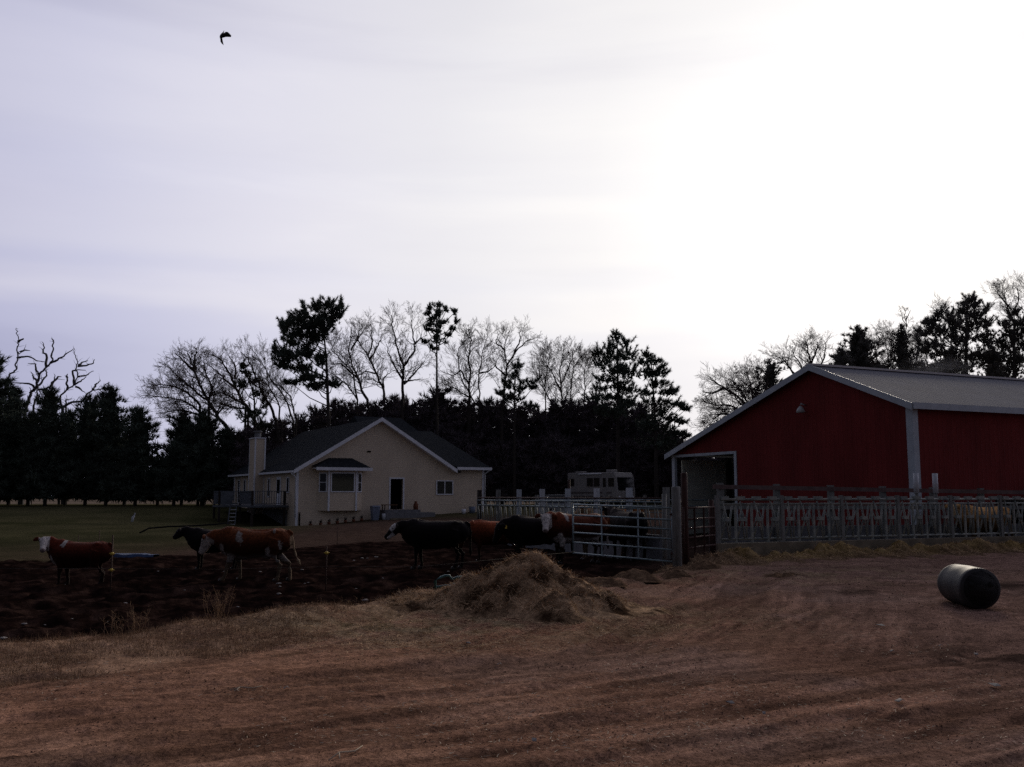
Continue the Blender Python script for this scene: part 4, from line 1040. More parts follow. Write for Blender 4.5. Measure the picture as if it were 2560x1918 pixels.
def tarp():
    nu, nv = 60, 12; X, Y = np.meshgrid(np.linspace(-.78, .82, nu), np.linspace(-.35, .35, nv))
    Z = .06 + .08 * fbm(X * 4, Y * 4, 3, 7) ; Z[0, :] = -.05; Z[-1, :] = -.05
    V = np.stack([X, Y + .05 * np.sin(X * 7), Z], -1).reshape(-1, 3); idx = np.arange(nu * nv).reshape(nv, nu)
    q = np.stack([idx[:-1, :-1], idx[:-1, 1:], idx[1:, 1:], idx[1:, :-1]], -1).reshape(-1, 4)
    o = fast_mesh("tarp", V, q, 4, M['blue'], smooth=True); o.location = (c.x, c.y, G(c.x, c.y)); tag(o, "strip of crumpled blue tarp on the grass behind the small white-faced cow", "tarp")
tarp()
c = at(1130, 1478, 16.7); t = thing("plastic_rack", "teal plastic rack of bent tubes half sunk in the mud beside the straw mound", "plastic rack", (c.x, c.y, at(1130, 1484, 16.7).z), .1)
mb = MB(); mb.tube([(-.28, 0, -.02), (-.29, 0, .22), (-.2, 0, .27), (-.12, 0, .3), (-.05, 0, .3), (0, 0, .24), (.08, 0, .27), (.18, 0, .28), (.24, 0, .2), (.22, 0, .12), (.1, 0, .14), (0, 0, .16)], .022, 8); mb.build("tube", M['teal'], t)
mb = MB(); mb.tube([(-.27, .1, .1), (-.1, .12, .12), (.12, .1, .1)], .02, 8); mb.build("crossbar", M['teal'], t)
mb = MB(); mb.box((.36, .05, .14), (.05, .1, .2), Matrix.Rotation(-.3, 3, 'Y')); mb.build("end_plate", M['teal'], t)
c = at(330, 1285, 62); mb = MB(); mb.tube([(0, 0, -.1), (.08, 0, .3), (.2, 0, .55)], [.08, .09, .05], 8)
simple(mb, "garden_ornament", M['paint'], "small pale lawn ornament far off on the grass before the left trees", "ornament", (c.x, c.y, G(c.x, c.y)))
# pale stones in the mud
import itertools
stones = [(697, 1457, .11), (700, 1468, .07), (697, 1488, .10), (515, 1482, .05), (277, 1470, .06), (313, 1510, .08), (272, 1538, .09), (60, 1568, .11), (8, 1588, .14), (112, 1566, .06), (180, 1549, .05), (190, 1549, .05), (595, 1514, .06), (745, 1530, .07), (940, 1395, .10), (905, 1401, .07), (885, 1401, .06), (918, 1399, .05), (762, 1459, .05), (890, 1473, .05), (913, 1502, .13), (957, 1447, .06), (395, 1428, .05), (650, 1430, .07), (630, 1432, .05), (560, 1430, .05), (755, 1425, .07), (330, 1546, .06), (461, 1486, .05), (1120, 1430, .06), (1054, 1396, .05), (770, 1458, .05)]
def stone_mesh(seed):
    r = random.Random(seed); import bmesh
    bm = bmesh.new(); bmesh.ops.create_icosphere(bm, subdivisions=2, radius=1)
    for v in bm.verts: v.co *= 1 + r.uniform(-.18, .18); v.co.z *= .5
    me = bpy.data.meshes.new("pale_stone"); bm.to_mesh(me); bm.free(); me.materials.append(M['stone']); return me
sms = [stone_mesh(i) for i in range(4)]
for i, (px, py, s) in enumerate(stones):
    D = 20.0
    for _ in range(12):
        q = at(px, py, D); g = G(q.x, q.y); D = D * (EYE - g) / max(.2, EYE - q.z)
    o = bpy.data.objects.new("pale_stone", sms[i % 4]); COL.objects.link(o); o.location = (q.x, q.y, g + .02 * s / .1); k = s * D / 38
    o.scale = (k, k * .8, k * .7); o.rotation_euler = (0, 0, i * 1.3); tag(o, "small pale stone lying in the dark mud", "stone", "pale stones scattered in the mud")
scraps = [(2200, 1567, .10), (2352, 1618, .05), (1170, 1615, .05), (1248, 1665, .05), (2250, 1762, .09), (2485, 1718, .10), (1825, 1763, .06), (715, 1725, .05), (2230, 1632, .06), (1910, 1790, .04), (1335, 1858, .05), (2440, 1640, .06)]
for i, (px, py, s) in enumerate(scraps):
    D = 9.0
    for _ in range(12):
        q = at(px, py, D); g = G(q.x, q.y); D = D * (EYE - g) / (EYE - q.z)
    mb = MB(); r = random.Random(i); s *= .6
    mb.plate([(-s, -s * .4, .02), (-s * .2, -s * .55, .035), (s, -s * .3, .015), (s * .8, s * .4, .03), (-s * .7, s * .5, .02)], .004)
    simple(mb, "litter_scrap", M['stone'], "small pale scrap lying flat on the bare dirt", "scrap", (q.x, q.y, g), r.uniform(0, 3), "pale scraps on the dirt yard")
for px, py, L_, ang_, lb in ((870, 1892, .16, .75, "forked pale dry stalk on the dirt at the bottom of the view"), (612, 1728, .14, .1, "short curved pale stalk on the dirt in front of the grassy bank")):
    D = 8.0
    for _ in range(12):
        q = at(px, py, D); g = G(q.x, q.y); D = D * (EYE - g) / (EYE - q.z)
    mb = MB(); mb.tube([(-L_, -.02, .01), (-L_ * .3, .03, .03), (L_ * .4, .02, .02), (L_, .07, .03)], [.004, .006, .006, .003], 5); mb.tube([(-L_ * .3, .03, .03), (-L_ * .6, -.05, .012)], .004, 5)
    simple(mb, "dry_stalk", M['strawp'], lb, "stalk", (q.x, q.y, g), ang_)
# ------------------------------------------------------------------ cattle
def hide(name):
    m, nt, b = newmat(name); N = nt.nodes; L = nt.links
    a = N.new("ShaderNodeAttribute"); a.attribute_name = "col"
    tc_ = N.new("ShaderNodeTexCoord"); no = N.new("ShaderNodeTexNoise"); no.inputs["Scale"].default_value = 26; no.inputs["Detail"].default_value = 6
    L.new(tc_.outputs["Object"], no.inputs["Vector"])
    rp = N.new("ShaderNodeValToRGB"); rp.color_ramp.elements[0].position = .3; rp.color_ramp.elements[1].position = .7
    rp.color_ramp.elements[0].color = (.45, .45, .45, 1); rp.color_ramp.elements[1].color = (1.5, 1.5, 1.5, 1); L.new(no.outputs["Fac"], rp.inputs["Fac"])
    mx = N.new("ShaderNodeMixRGB"); mx.blend_type = 'MULTIPLY'; mx.inputs["Fac"].default_value = 1
    L.new(a.outputs["Color"], mx.inputs[1]); L.new(rp.outputs["Color"], mx.inputs[2]); L.new(mx.outputs[0], b.inputs["Base Color"])
    bp = N.new("ShaderNodeBump"); bp.inputs["Strength"].default_value = .5; bp.inputs["Distance"].default_value = .015
    n2 = N.new("ShaderNodeTexNoise"); n2.inputs["Scale"].default_value = 45; L.new(tc_.outputs["Object"], n2.inputs["Vector"]); L.new(n2.outputs["Fac"], bp.inputs["Height"]); L.new(bp.outputs["Normal"], b.inputs["Normal"])
    b.inputs["Roughness"].default_value = .75; b.inputs["Specular IOR Level"].default_value = .08
    b.inputs["Sheen Weight"].default_value = .12; b.inputs["Sheen Roughness"].default_value = .4
    b.inputs["Sheen Tint"].default_value = (.8, .6, .45, 1)
    return m
M['hide'] = hide("cattle hide")
M['eye'] = mat("cow eye", (.01, .008, .008), .15, .1, 3, 0, spec=.7)
M['tag'] = mat("yellow ear tag", (.75, .5, .08), .5, .1, 3, 0)
M['hoof'] = mat("dark hoof", (.02, .016, .014), .6, .2, 6, 0)

def cow(label, px, D, face, scale=1.0, base=(.09, .02, .01), white=(.5, .45, .42), poll=(1.12, 0, 1.40), muz=(1.46, 0, 1.12),
        legs=((.0, .0), (.0, .0), (.0, .0), (.0, .0)), patches=None, facewhite=True, bellywhite=False, legwhite=False, tailpale=False, eartag=None, udder=True, z=None, belly=1.0, zoff=0.0, group="cattle standing in the muddy pens", voxel=.021, seed=0, tailc=None):
    c = at(px, 1400, D); x, y = c.x, c.y
    g = G(x, y) if z is None else z
    root = thing("cow", label, "cow", (x, y, g + zoff), face, group)
    root.scale = (scale,) * 3
    mb = MB()
    B = belly
    # trunk
    mb.tube([(-1.02, 0, 1.12), (-.96, 0, 1.10), (-.86, 0, 1.07), (-.68, 0, 1.035), (-.42, 0, .985), (-.1, 0, .95), (.22, 0, .945), (.48, 0, .98), (.68, 0, 1.03), (.82, 0, 1.09), (.9, 0, 1.12)],
            [(.06, .08), (.16, .20), (.23, .29), (.27, .345), (.29 * B, .355 * B), (.34 * B, .395 * B), (.325 * B, .41), (.29, .405), (.235, .345), (.17, .25), (.08, .14)], 20)
    # hip bones and backbone
    for s_ in (-1, 1): mb.tube([(-.45, .1 * s_, 1.26), (-.62, .17 * s_, 1.28), (-.8, .12 * s_, 1.26)], [.05, .085, .05], 8)
    mb.tube([(-.95, 0, 1.28), (-.7, 0, 1.34), (-.3, 0, 1.31), (.1, 0, 1.315), (.45, 0, 1.35), (.65, 0, 1.33)], [.03, .05, .04, .04, .07, .05], 8)
    # neck, dewlap
    P_ = Vector(poll); Mz = Vector(muz); S0 = Vector((.55, 0, 1.08)); S1 = S0.lerp(P_, .45) + Vector((.0, 0, .02)); 
    hd = (Mz - P_).normalized()
    back = P_ - hd * .02
    dn = Vector((.10, 0, -.10)) if P_.z > 1.0 else Vector((.03, 0, 0))
    mb.tube([S0, S0.lerp(S1, .5), S1 + dn * .3, S1.lerp(back, .6), back + hd * .08], [(.23, .36), (.20, .33), (.165, .27), (.13, .20), (.10, .14)], 16)
    # head: flat forehead, narrowing muzzle, jaw
    L_ = (Mz - P_).length; side = hd.cross(Vector((0, 0, 1)))
    if side.length < .2: side = Vector((0, 1, 0))
    side.normalize(); upv = side.cross(hd).normalized()
    hp = lambda t, u=0, s=0: P_ + hd * (t * L_) + upv * u + side * s
    mb.tube([hp(-.12), hp(.0), hp(.2, -.01), hp(.42, -.015), hp(.65, -.015), hp(.86, -.015), hp(1.0, -.015), hp(1.06, -.015)],
            [(.07, .08), (.115, .125), (.13, .15), (.11, .13), (.085, .10), (.085, .09), (.08, .08), (.045, .05)], 16)
    mb.tube([hp(.12, -.1), hp(.45, -.1), hp(.85, -.07)], [.06, .06, .045], 10)
    for s_ in (-1, 1):
        mb.tube([hp(.02, .03, .09 * s_), hp(-.04, .03, .18 * s_), hp(-.02, .0, .26 * s_), hp(.02, -.03, .32 * s_)], [(.03, .03), (.04, .065), (.03, .07), (.02, .025)], 10)
        mb.tube([hp(.2, .05, .095 * s_), hp(.34, .045, .1 * s_)], [.045, .03], 8)
    # legs
    names = []
    feet = []
    for i, (sx, sy) in enumerate(((1, 1), (1, -1), (-1, 1), (-1, -1))):
        dk_, kn = legs[i]                       # hoof shift, knee bend
        y0 = .165 * sy
        if sx > 0:
            pts = [(.50, y0 * .9, 1.02), (.48, y0 * 1.05, .80), (.45 + dk_ * .25, y0, .62), (.46 + dk_ * .55 + kn, y0 * .95, .42), (.46 + dk_ * .62 + kn, y0 * .95, .37), (.45 + dk_ * .85, y0 * .95, .16), (.47 + dk_ * .95, y0 * .95, .09), (.50 + dk_, y0 * .95, .03), (.51 + dk_, y0 * .95, 0)]
            rad = [(.11, .19), (.10, .15), (.075, .095), (.055, .06), (.05, .055), (.037, .04), (.048, .052), (.058, .066), (.06, .07)]
        else:
            pts = [(-.68, y0 * .85, 1.08), (-.62, y0 * 1.05, .86), (-.56 + dk_ * .25, y0 * 1.05, .68), (-.72 + dk_ * .5 + kn, y0, .50), (-.79 + dk_ * .6 + kn, y0, .44), (-.76 + dk_ * .75, y0, .30), (-.74 + dk_ * .9, y0, .14), (-.72 + dk_ * .95, y0, .08), (-.69 + dk_, y0, .03), (-.68 + dk_, y0, 0)]
            rad = [(.15, .24), (.13, .20), (.095, .14), (.065, .085), (.052, .065), (.042, .05), (.042, .045), (.05, .055), (.058, .066), (.06, .07)]
        mb.tube(pts, rad, 12); feet.append(pts[-1])
    if udder: mb.tube([(-.58, 0, .78), (-.42, 0, .70), (-.3, 0, .72), (-.2, 0, .74)], [.09, .15, .13, .06], 12)
    mb.tube([(.66, 0, .80), (.52, 0, .66), (.34, 0, .64)], [.07, .10, .08], 10)
    # tail
    tp = tailc or [(-.92, 0, 1.32), (-1.03, 0, 1.26), (-1.07, 0, 1.05), (-1.06, 0.01, .8), (-1.05, .02, .62), (-1.06, .03, .5), (-1.06, .03, .36)]
    mb.tube(tp, [.045, .038, .03, .026, .035, .05, .02], 8)
    tmp = mb.build("tmp", None); 
    rm = tmp.modifiers.new("r", 'REMESH'); rm.mode = 'VOXEL'; rm.voxel_size = voxel; rm.use_smooth_shade = True
    sm = tmp.modifiers.new("s", 'SMOOTH'); sm.factor = .6; sm.iterations = 3
    dg = bpy.context.evaluated_depsgraph_get(); ev = tmp.evaluated_get(dg)
    me = bpy.data.meshes.new_from_object(ev, depsgraph=dg); bpy.data.objects.remove(tmp)
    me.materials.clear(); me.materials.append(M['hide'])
    body = bpy.data.objects.new("body", me); COL.objects.link(body); body.parent = root
    n = len(me.vertices); V = np.empty(n * 3, np.float32); me.vertices.foreach_get("co", V); V = V.reshape(-1, 3).astype(float)
    me.polygons.foreach_set("use_smooth", np.ones(len(me.polygons), bool))
    C = np.tile(np.array(base, float), (n, 1)); wcol = np.array(white)
    n1 = fbm(V[:, 0] * 3 + seed * 9, V[:, 2] * 3 + V[:, 1] * 2, 3, 200 + seed)
    C *= (.45 + .9 * n1)[:, None]
    C *= (.26 + 1.05 * sstep(.8, 1.36, V[:, 2]))[:, None]  # shade painted into the coat by height: dark underside, lighter top
    # legs darker and muddy
    mud = sstep(.75, .25, V[:, 2])[:, None] * .7; C = C * (1 - mud) + np.array((.012, .008, .007)) * mud
    if legwhite:
        w = (sstep(.62, .45, V[:, 2] + .15 * (n1 - .5)))[:, None] * .8; C = C * (1 - w) + np.array((.12, .085, .055)) * w
    if bellywhite:
        w = (sstep(.74, .64, V[:, 2] + .2 * (n1 - .5)) * (V[:, 2] > .5))[:, None]; C = C * (1 - w) + wcol * .5 * w
    if patches:
        for (a, b_, c_, r_p, side_) in patches:
            d = np.sqrt(((V[:, 0] - a) * 1.5) ** 2 + ((V[:, 2] - c_) * .8) ** 2) + .30 * (fbm(V[:, 0] * 9, V[:, 2] * 9, 3, 7) - .5)
            w = (sstep(r_p, r_p * .6, d) * ((V[:, 1] * side_ > -.05)))[:, None]; C = C * (1 - w) + wcol * .75 * w
    rel = V - np.array(P_); t = rel @ np.array(hd) / L_; dist = np.linalg.norm(rel - np.outer(t * L_, np.array(hd)), axis=1)
    sd_ = rel @ np.array(side); u_ = rel @ np.array(upv)
    if facewhite is True:
        w = (sstep(-.12, .0, t) * (dist < .24) * (np.abs(sd_) < .155) * (t < 1.3)).reshape(-1, 1); C = C * (1 - w) + wcol * w
        w = (sstep(.93, 1.0, t) * (dist < .2) * (t < 1.3))[:, None] * .7; C = C * (1 - w) + np.array((.12, .06, .05)) * w
    elif facewhite == 'blaze':
        w = ((sstep(-.1, .0, t) * sstep(.5, .4, t) * (u_ > .0) * (np.abs(sd_) < .16)) + (sstep(.42, .5, t) * sstep(.98, .9, t) * (u_ < -.02) * (dist < .2)))
        w = np.clip(w * (dist < .24), 0, 1)[:, None]; C = C * (1 - w) + wcol * w
    if tailpale:
        w = ((V[:, 0] < -1.0) & (V[:, 2] < 1.2))[:, None] * .8; C = C * (1 - w) + np.array((.32, .22, .13)) * w
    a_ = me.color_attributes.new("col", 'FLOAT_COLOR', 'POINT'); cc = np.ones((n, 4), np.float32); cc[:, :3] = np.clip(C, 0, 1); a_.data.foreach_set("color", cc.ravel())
    for s_ in (-1, 1):
        mb = MB(); p = hp(.27, .055, .125 * s_); mb.tube([p - side * .015, p + side * .004 * s_, p + side * .016 * s_], [.012, .02, .01], 8); mb.build("eye", M['eye'], root)
    for p in feet:
        mb = MB(); mb.tube([(p[0], p[1], .06), (p[0] + .01, p[1], .03), (p[0] + .02, p[1], -.03)], [.056, .066, .072], 10); mb.build("hoof", M['hoof'], root)
    if eartag:
        for s_ in (-1, 1):
            mb = MB(); p = hp(.03, -.06, .27 * s_); mb.box(p, (.05, .05, .085)); mb.build("ear_tag", M['tag'], root)
    return root

PI = math.pi
RED = (.14, .035, .017); BRN = (.20, .075, .028); BLK = (.009, .007, .008)
cow("small red-brown cow with a white face turned to the viewer, leftmost in the mud", 196, 23.6, PI - .05, .80, (.09, .016, .008), poll=(1.02, .12, 1.42), muz=(.86, .50, 1.12),
    legs=((.05, 0), (-.1, 0), (-.12, 0), (.12, 0)), patches=[(.42, 0, 1.35, .10, 1), (.75, 0, .72, .14, 1)], udder=False, seed=1)
cow("large walking brown cow with white patches, pale legs and lowered white face", 630, 24.6, PI + .03, .96, (.12, .034, .012), poll=(1.16, 0, 1.14), muz=(1.36, -.05, .72), white=(.34, .29, .26), belly=.92,
    legs=((.24, .0), (-.14, -.02), (.02, .0), (-.26, .0)), patches=[(.32, 0, 1.08, .09, 1), (.26, 0, 1.20, .07, 1), (-.62, 0, 1.27, .08, 1), (-.75, 0, 1.02, .08, 1), (-.45, 0, .80, .13, 1), (.75, 0, .78, .12, 1)], legwhite=True, bellywhite=True, tailpale=True, seed=2,
    tailc=[(-.92, 0, 1.32), (-1.03, 0, 1.26), (-1.07, 0, 1.05), (-1.10, 0.05, .85), (-1.16, .06, .66), (-1.22, .07, .54), (-1.28, .08, .42)])
cow("black cow mostly hidden behind the walking brown cow, its raised head showing", 534, 28.3, PI + .02, .84, BLK, poll=(1.12, 0, 1.34), muz=(1.40, 0, 1.08), facewhite=False, seed=3)
cow("black cow with white marks on its face, standing left of the straw mound", 1084, 27.6, PI + .0, .99, BLK, white=(.55, .52, .5), poll=(1.05, .03, 1.20), muz=(1.38, .06, .88), facewhite='blaze',
    legs=((.05, 0), (-.12, 0), (.1, 0), (-.08, 0)), belly=1.06, seed=4)
cow("red cow with lowered head, between the two black cows", 1232, 32.0, PI + .05, .98, (.24, .055, .022), poll=(1.06, 0, .84), muz=(1.2, .02, .38), facewhite=False, eartag=True, seed=5)
cow("black cow with a yellow ear tag bending its head behind the red cow", 1338, 30.3, PI + .15, 1.10, BLK, poll=(1.00, .05, 1.12), muz=(1.18, .1, .66), facewhite=False, eartag=True, seed=6)
cow("brown cow with a lowered all-white face, left of the pipe gate", 1436, 30.4, PI + .42, 1.12, (.12, .03, .014), poll=(.92, .1, 1.30), muz=(1.08, .38, .92), patches=[(.55, 0, .62, .2, 1), (.35, 0, 1.38, .12, 1)], bellywhite=True, seed=7)
cow("light brown cow standing behind the bars of the pipe gate", 1500, 32.6, PI + .12, 1.08, (.15, .042, .015), poll=(1.1, 0, 1.2), muz=(1.35, 0, .85), legwhite=True, tailpale=True, seed=8)
cow("black cow seen from behind at the right half of the pipe gate", 1568, 31.9, PI / 2 + .35, 1.15, BLK, facewhite=False, tailpale=False, seed=9)
cow("tan cow standing behind the feed fence at the right, above the drum", 2460, 32.0, PI + .25, 1.06, (.55, .30, .11), white=(.5, .36, .2), poll=(.98, .0, 1.36), muz=(1.24, .1, 1.02), legwhite=False, seed=10, z=-.1)
cow("big dark cow at the far right behind the feed fence", 2560, 34.5, PI - .2, 1.22, (.012, .010, .010), facewhite=False, seed=11, z=-.05)
cow("far tan cow beyond the pen fence, in front of the motorhome", 1500, 46.0, PI + .6, 1.0, (.34, .22, .13), facewhite=False, seed=12, group="far cattle beyond the pen fence")
cow("far orange-brown cow beyond the pen fence, near the front of the motorhome", 1560, 44.5, PI / 2 + .9, 1.02, (.30, .11, .03), facewhite=False, seed=13, group="far cattle beyond the pen fence")

# ------------------------------------------------------------------ motorhome
def motorhome():
    a = Vector((4.44, 79.0, 0)); b = Vector((8.19, 75.0, 0)); d = (b - a).normalized(); L = (b - a).length + .1
    g = float(gz(7, 76))
    t = thing("motorhome", "cream motorhome with dark side windows and big windscreen parked before the trees", "motorhome", (a.x, a.y, g), math.atan2(d.y, d.x)); t.scale = (.93, .93, .9); t.location.z = g - .1; t.location.x += .1
    H = 3.02; Wd = 2.35
    mb = MB(); mb.prism([(0, .55), (L * .97, .5), (L + .1, .6), (L + .16, 1.3), (L - .02, 2.62), (L - .2, H - .03), (.12, H), (0, H - .12)], 'y', 0, Wd); mb.build("body", M['rvw'], t, bevel=.05)
    mb = MB(); mb.b2(.05, L - .5, -.012, -.003, 1.15, 1.3); mb.b2(.05, L - .5, -.012, -.003, .7, .95); mb.build("stripe", M['rvt'], t)
    for x0, x1, z0, z1 in ((.35, .8, 1.85, 2.45), (2.35, 3.0, 1.8, 2.5), (3.15, 3.75, 1.8, 2.5)):
        mb = MB()
        for q in ((x0 - .04, x0, z0 - .04, z1 + .04), (x1, x1 + .04, z0 - .04, z1 + .04), (x0, x1, z0 - .04, z0), (x0, x1, z1, z1 + .04)): mb.b2(q[0], q[1], -.03, -.003, q[2], q[3])
        w = mb.build("window", M['rvt'], t); mb = MB(); mb.b2(x0, x1, -.015, -.003, z0, z1); mb.build("pane", M['glass'], w)
    mb = MB(); mb.b2(4.1, 4.55, -.02, -.003, .7, 2.6); dr = mb.build("door", M['rvw'], t); mb = MB(); mb.b2(4.16, 4.49, -.028, -.021, 1.7, 2.5); mb.build("pane", M['glass'], dr)
    mb = MB(); mb.add([(L + .175, .15, 1.42), (L + .175, Wd - .15, 1.42), (L + .0, Wd - .15, 2.55), (L + .0, .15, 2.55)], [(0, 1, 2, 3)]); mb.build("windscreen", M['glass'], t)
    mb = MB(); mb.b2(4.75, L - .2, -.015, -.003, 1.75, 2.5); mb.build("cab_window", M['glass'], t)
    mb = MB(); mb.b2(3.9, 4.5, .7, 1.5, H, H + .24); mb.build("air_conditioner", M['rvw'], t, bevel=.05)
    mb = MB(); mb.b2(.5, 1.2, .5, 1.2, H, H + .14); mb.build("roof_vent", M['rvw'], t, bevel=.03)
    mb = MB(); mb.tube([(1.4, -.06, 2.88), (4.0, -.06, 2.88)], .06, 8); mb.build("awning_roll", M['white'], t)
    for x_ in (1.3, 4.6):
        for y_ in (.12, Wd - .12):
            mb = MB(); mb.tube([(x_, y_ - .13, .4), (x_, y_ + .13, .4)], .4, 20); w = mb.build("wheel", M['tyre'], t); mb = MB(); mb.tube([(x_, y_ - .145, .4), (x_, y_ - .131, .4)], .2, 14); mb.build("rim", M['chrome'], w)
    for y_ in (.3, Wd - .3):
        mb = MB(); mb.tube([(L + .1, y_, .85), (L + .17, y_, .85)], .1, 12); mb.build("headlight", M['white'], t)
    mb = MB(); mb.b2(L + .05, L + .2, .1, Wd - .1, .42, .6); mb.build("bumper", M['rvt'], t)
motorhome()
def car():
    p = at(1356, 1260, 66); q = at(1448, 1260, 66); L = (q - p).length * 1.35; g = float(gz(p.x, 66))
    t = thing("parked_car", "pale silver car parked left of the motorhome, half hidden by the pen fence", "car", (p.x, 64.6, g), .35)
    Wd = 1.6
    mb = MB(); mb.prism([(0, .3), (L, .3), (L + .02, .65), (L * .97, .82), (L * .76, .92), (L * .06, .95), (0, .85)], 'y', 0, Wd); mb.build("body", M['carp'], t, bevel=.06)
    mb = MB(); v = []
    for y_, k in ((.04, 0), (Wd - .04, 0)): v += [(L * .08, y_, .95), (L * .76, y_, .92)]
    yi = .18
    v += [(L * .16, yi, 1.46), (L * .58, yi, 1.46), (L * .16, Wd - yi, 1.46), (L * .58, Wd - yi, 1.46)]
    mb.add(v, [(0, 1, 5, 4), (3, 2, 6, 7), (1, 3, 7, 5), (2, 0, 4, 6), (4, 5, 7, 6)]); mb.build("cabin_glass", M['glass'], t)
    mb = MB(); mb.b2(L * .15, L * .59, yi - .03, Wd - yi + .03, 1.45, 1.50); mb.build("roof", M['carp'], t, bevel=.02)
    for x_ in (L * .2, L * .8):
        for y_ in (.08, Wd - .08):
            mb = MB(); mb.tube([(x_, y_ - .1, .31), (x_, y_ + .1, .31)], .31, 20); w = mb.build("wheel", M['tyre'], t); mb = MB(); mb.tube([(x_, y_ - .11, .31), (x_, y_ - .101, .31)], .18, 14); mb.build("rim", M['chrome'], w)
car()

# ------------------------------------------------------------------ bird
def bird():
    D = 36.0; c = at(556, 92, D); s = D / F
    def q(cx, cy, dy=0): # crop coords -> local metres
        return Vector(((cx - 890) / 15.78 * s, dy, -(cy - 820) / 15.78 * s))
    t = thing("bird", "dark bird in flight high in the sky at upper left", "bird", c)
    mb = MB(); mb.tube([q(935, 515, .05), q(915, 600, .04), q(880, 690, .02), q(850, 780, 0), q(830, 850, -.03), q(822, 900, -.05)], [.004, .018, .042, .058, .045, .02], 12); mb.build("body", M['bird'], t)
    def wing(lead, trail, nm):
        mb = MB(); v = []; f = []
        n = len(lead)
        for i in range(n):
            for p_ in (lead[i], trail[i]): v += [tuple(p_ + Vector((0, .006, .004))), tuple(p_ - Vector((0, .006, .004)))]
        for i in range(n - 1):
            a, b = i * 4, (i + 1) * 4
            f += [(a, b, b + 2, a + 2), (a + 1, a + 3, b + 3, b + 1), (a, a + 1, b + 1, b), (a + 2, b + 2, b + 3, a + 3)]
        f += [(0, 2, 3, 1), ((n - 1) * 4, (n - 1) * 4 + 1, (n - 1) * 4 + 3, (n - 1) * 4 + 2)]
        mb.add(v, f, True); mb.build(nm, M['bird'], t)
    wing([q(880, 740), q(960, 690, -.05), q(1060, 655, -.1), q(1150, 690, -.14), q(1240, 780, -.17), q(1310, 860, -.18), q(1312, 905, -.18)],
         [q(860, 880), q(930, 850, .02), q(1030, 820, .02), q(1110, 830, 0), q(1190, 860, -.05), q(1260, 900, -.12), q(1300, 915, -.17)], "wing")
    wing([q(800, 740), q(770, 810, .05), q(775, 880, .1), q(772, 960, .14), q(810, 1020, .17), q(870, 1075, .19)],
         [q(900, 800), q(880, 870, .02), q(880, 920, .05), q(880, 970, .1), q(882, 1020, .15), q(890, 1085, .19)], "wing")
bird()
# ------------------------------------------------------------------ trees
class Segs:
    """collects tapered segments and turns them into thin prisms"""
    def __init__(s): s.a = []; s.b = []; s.ra = []; s.rb = []
    def add(s, a, b, ra, rb): s.a.append(a); s.b.append(b); s.ra.append(ra); s.rb.append(rb)
    def build(s, name, m, parent, k=3):
        if not s.a: return None
        a = np.array(s.a, float); b = np.array(s.b, float); ra = np.array(s.ra)[:, None]; rb = np.array(s.rb)[:, None]
        d = b - a; d /= np.maximum(np.linalg.norm(d, axis=1, keepdims=True), 1e-9)
        ref = np.where(np.abs(d[:, 2:3]) > .9, np.array([[1., 0, 0]]), np.array([[0, 0, 1.]]))
        u = np.cross(d, ref); u /= np.linalg.norm(u, axis=1, keepdims=True); w = np.cross(d, u)
        n = len(a); V = np.empty((n, 2 * k, 3))
        for i in range(k):
            t = 2 * math.pi * i / k; o = u * math.cos(t) + w * math.sin(t)
            V[:, i] = a + o * ra; V[:, k + i] = b + o * rb
        Fq = np.array([(i, (i + 1) % k, k + (i + 1) % k, k + i) for i in range(k)])
        Fc = (np.arange(n)[:, None, None] * 2 * k + Fq[None]).reshape(-1, 4)
        return fast_mesh(name, V.reshape(-1, 3), Fc, 4, m, parent, smooth=False)

def nrm(v): return v / max(1e-9, math.sqrt(float(v @ v)))

def grow(sg, big, p, d, L, r, lvl, maxl, rnd, up=.12, gnarl=.18, kids=(5, 6), spread=.75):
    n = max(3, int(L / (.35 if lvl else .6))) if lvl < 3 else 3
    n = min(n, 9)
    st = L / n; pts = [p]; rad = [r]; tip = r * .35
    for i in range(n):
        d = nrm(d + np.array([rnd.gauss(0, gnarl), rnd.gauss(0, gnarl), rnd.gauss(0, gnarl) + up * (.5 if lvl == 0 else 1)]))
        q = p + d * st; r2 = r + (tip - r) * (i + 1) / n
        (big if lvl <= 1 else sg).add(p, q, rad[-1], r2); pts.append(q); rad.append(r2); p = q
    if lvl >= maxl: return
    nk = rnd.randint(*kids) + (1 if lvl == 0 else 0)
    for k in range(nk):
        t = (.25 + .75 * (k + rnd.random() * .8) / nk); t = min(t, .99); i = int(t * n); i = min(i, n - 1); f = t * n - i
        b = pts[i] * (1 - f) + pts[i + 1] * f; dr = nrm(pts[i + 1] - pts[i])
        o = np.array([rnd.gauss(0, 1), rnd.gauss(0, 1), rnd.gauss(0, .7)]); o = nrm(o - dr * (o @ dr))
        nd = nrm(dr + o * spread * rnd.uniform(.7, 1.3))
        grow(sg, big, b, nd, L * rnd.uniform(.42, .66) * (1.05 - .3 * t), rad[i] * .58, lvl + 1, maxl, rnd, up, gnarl, kids, spread)

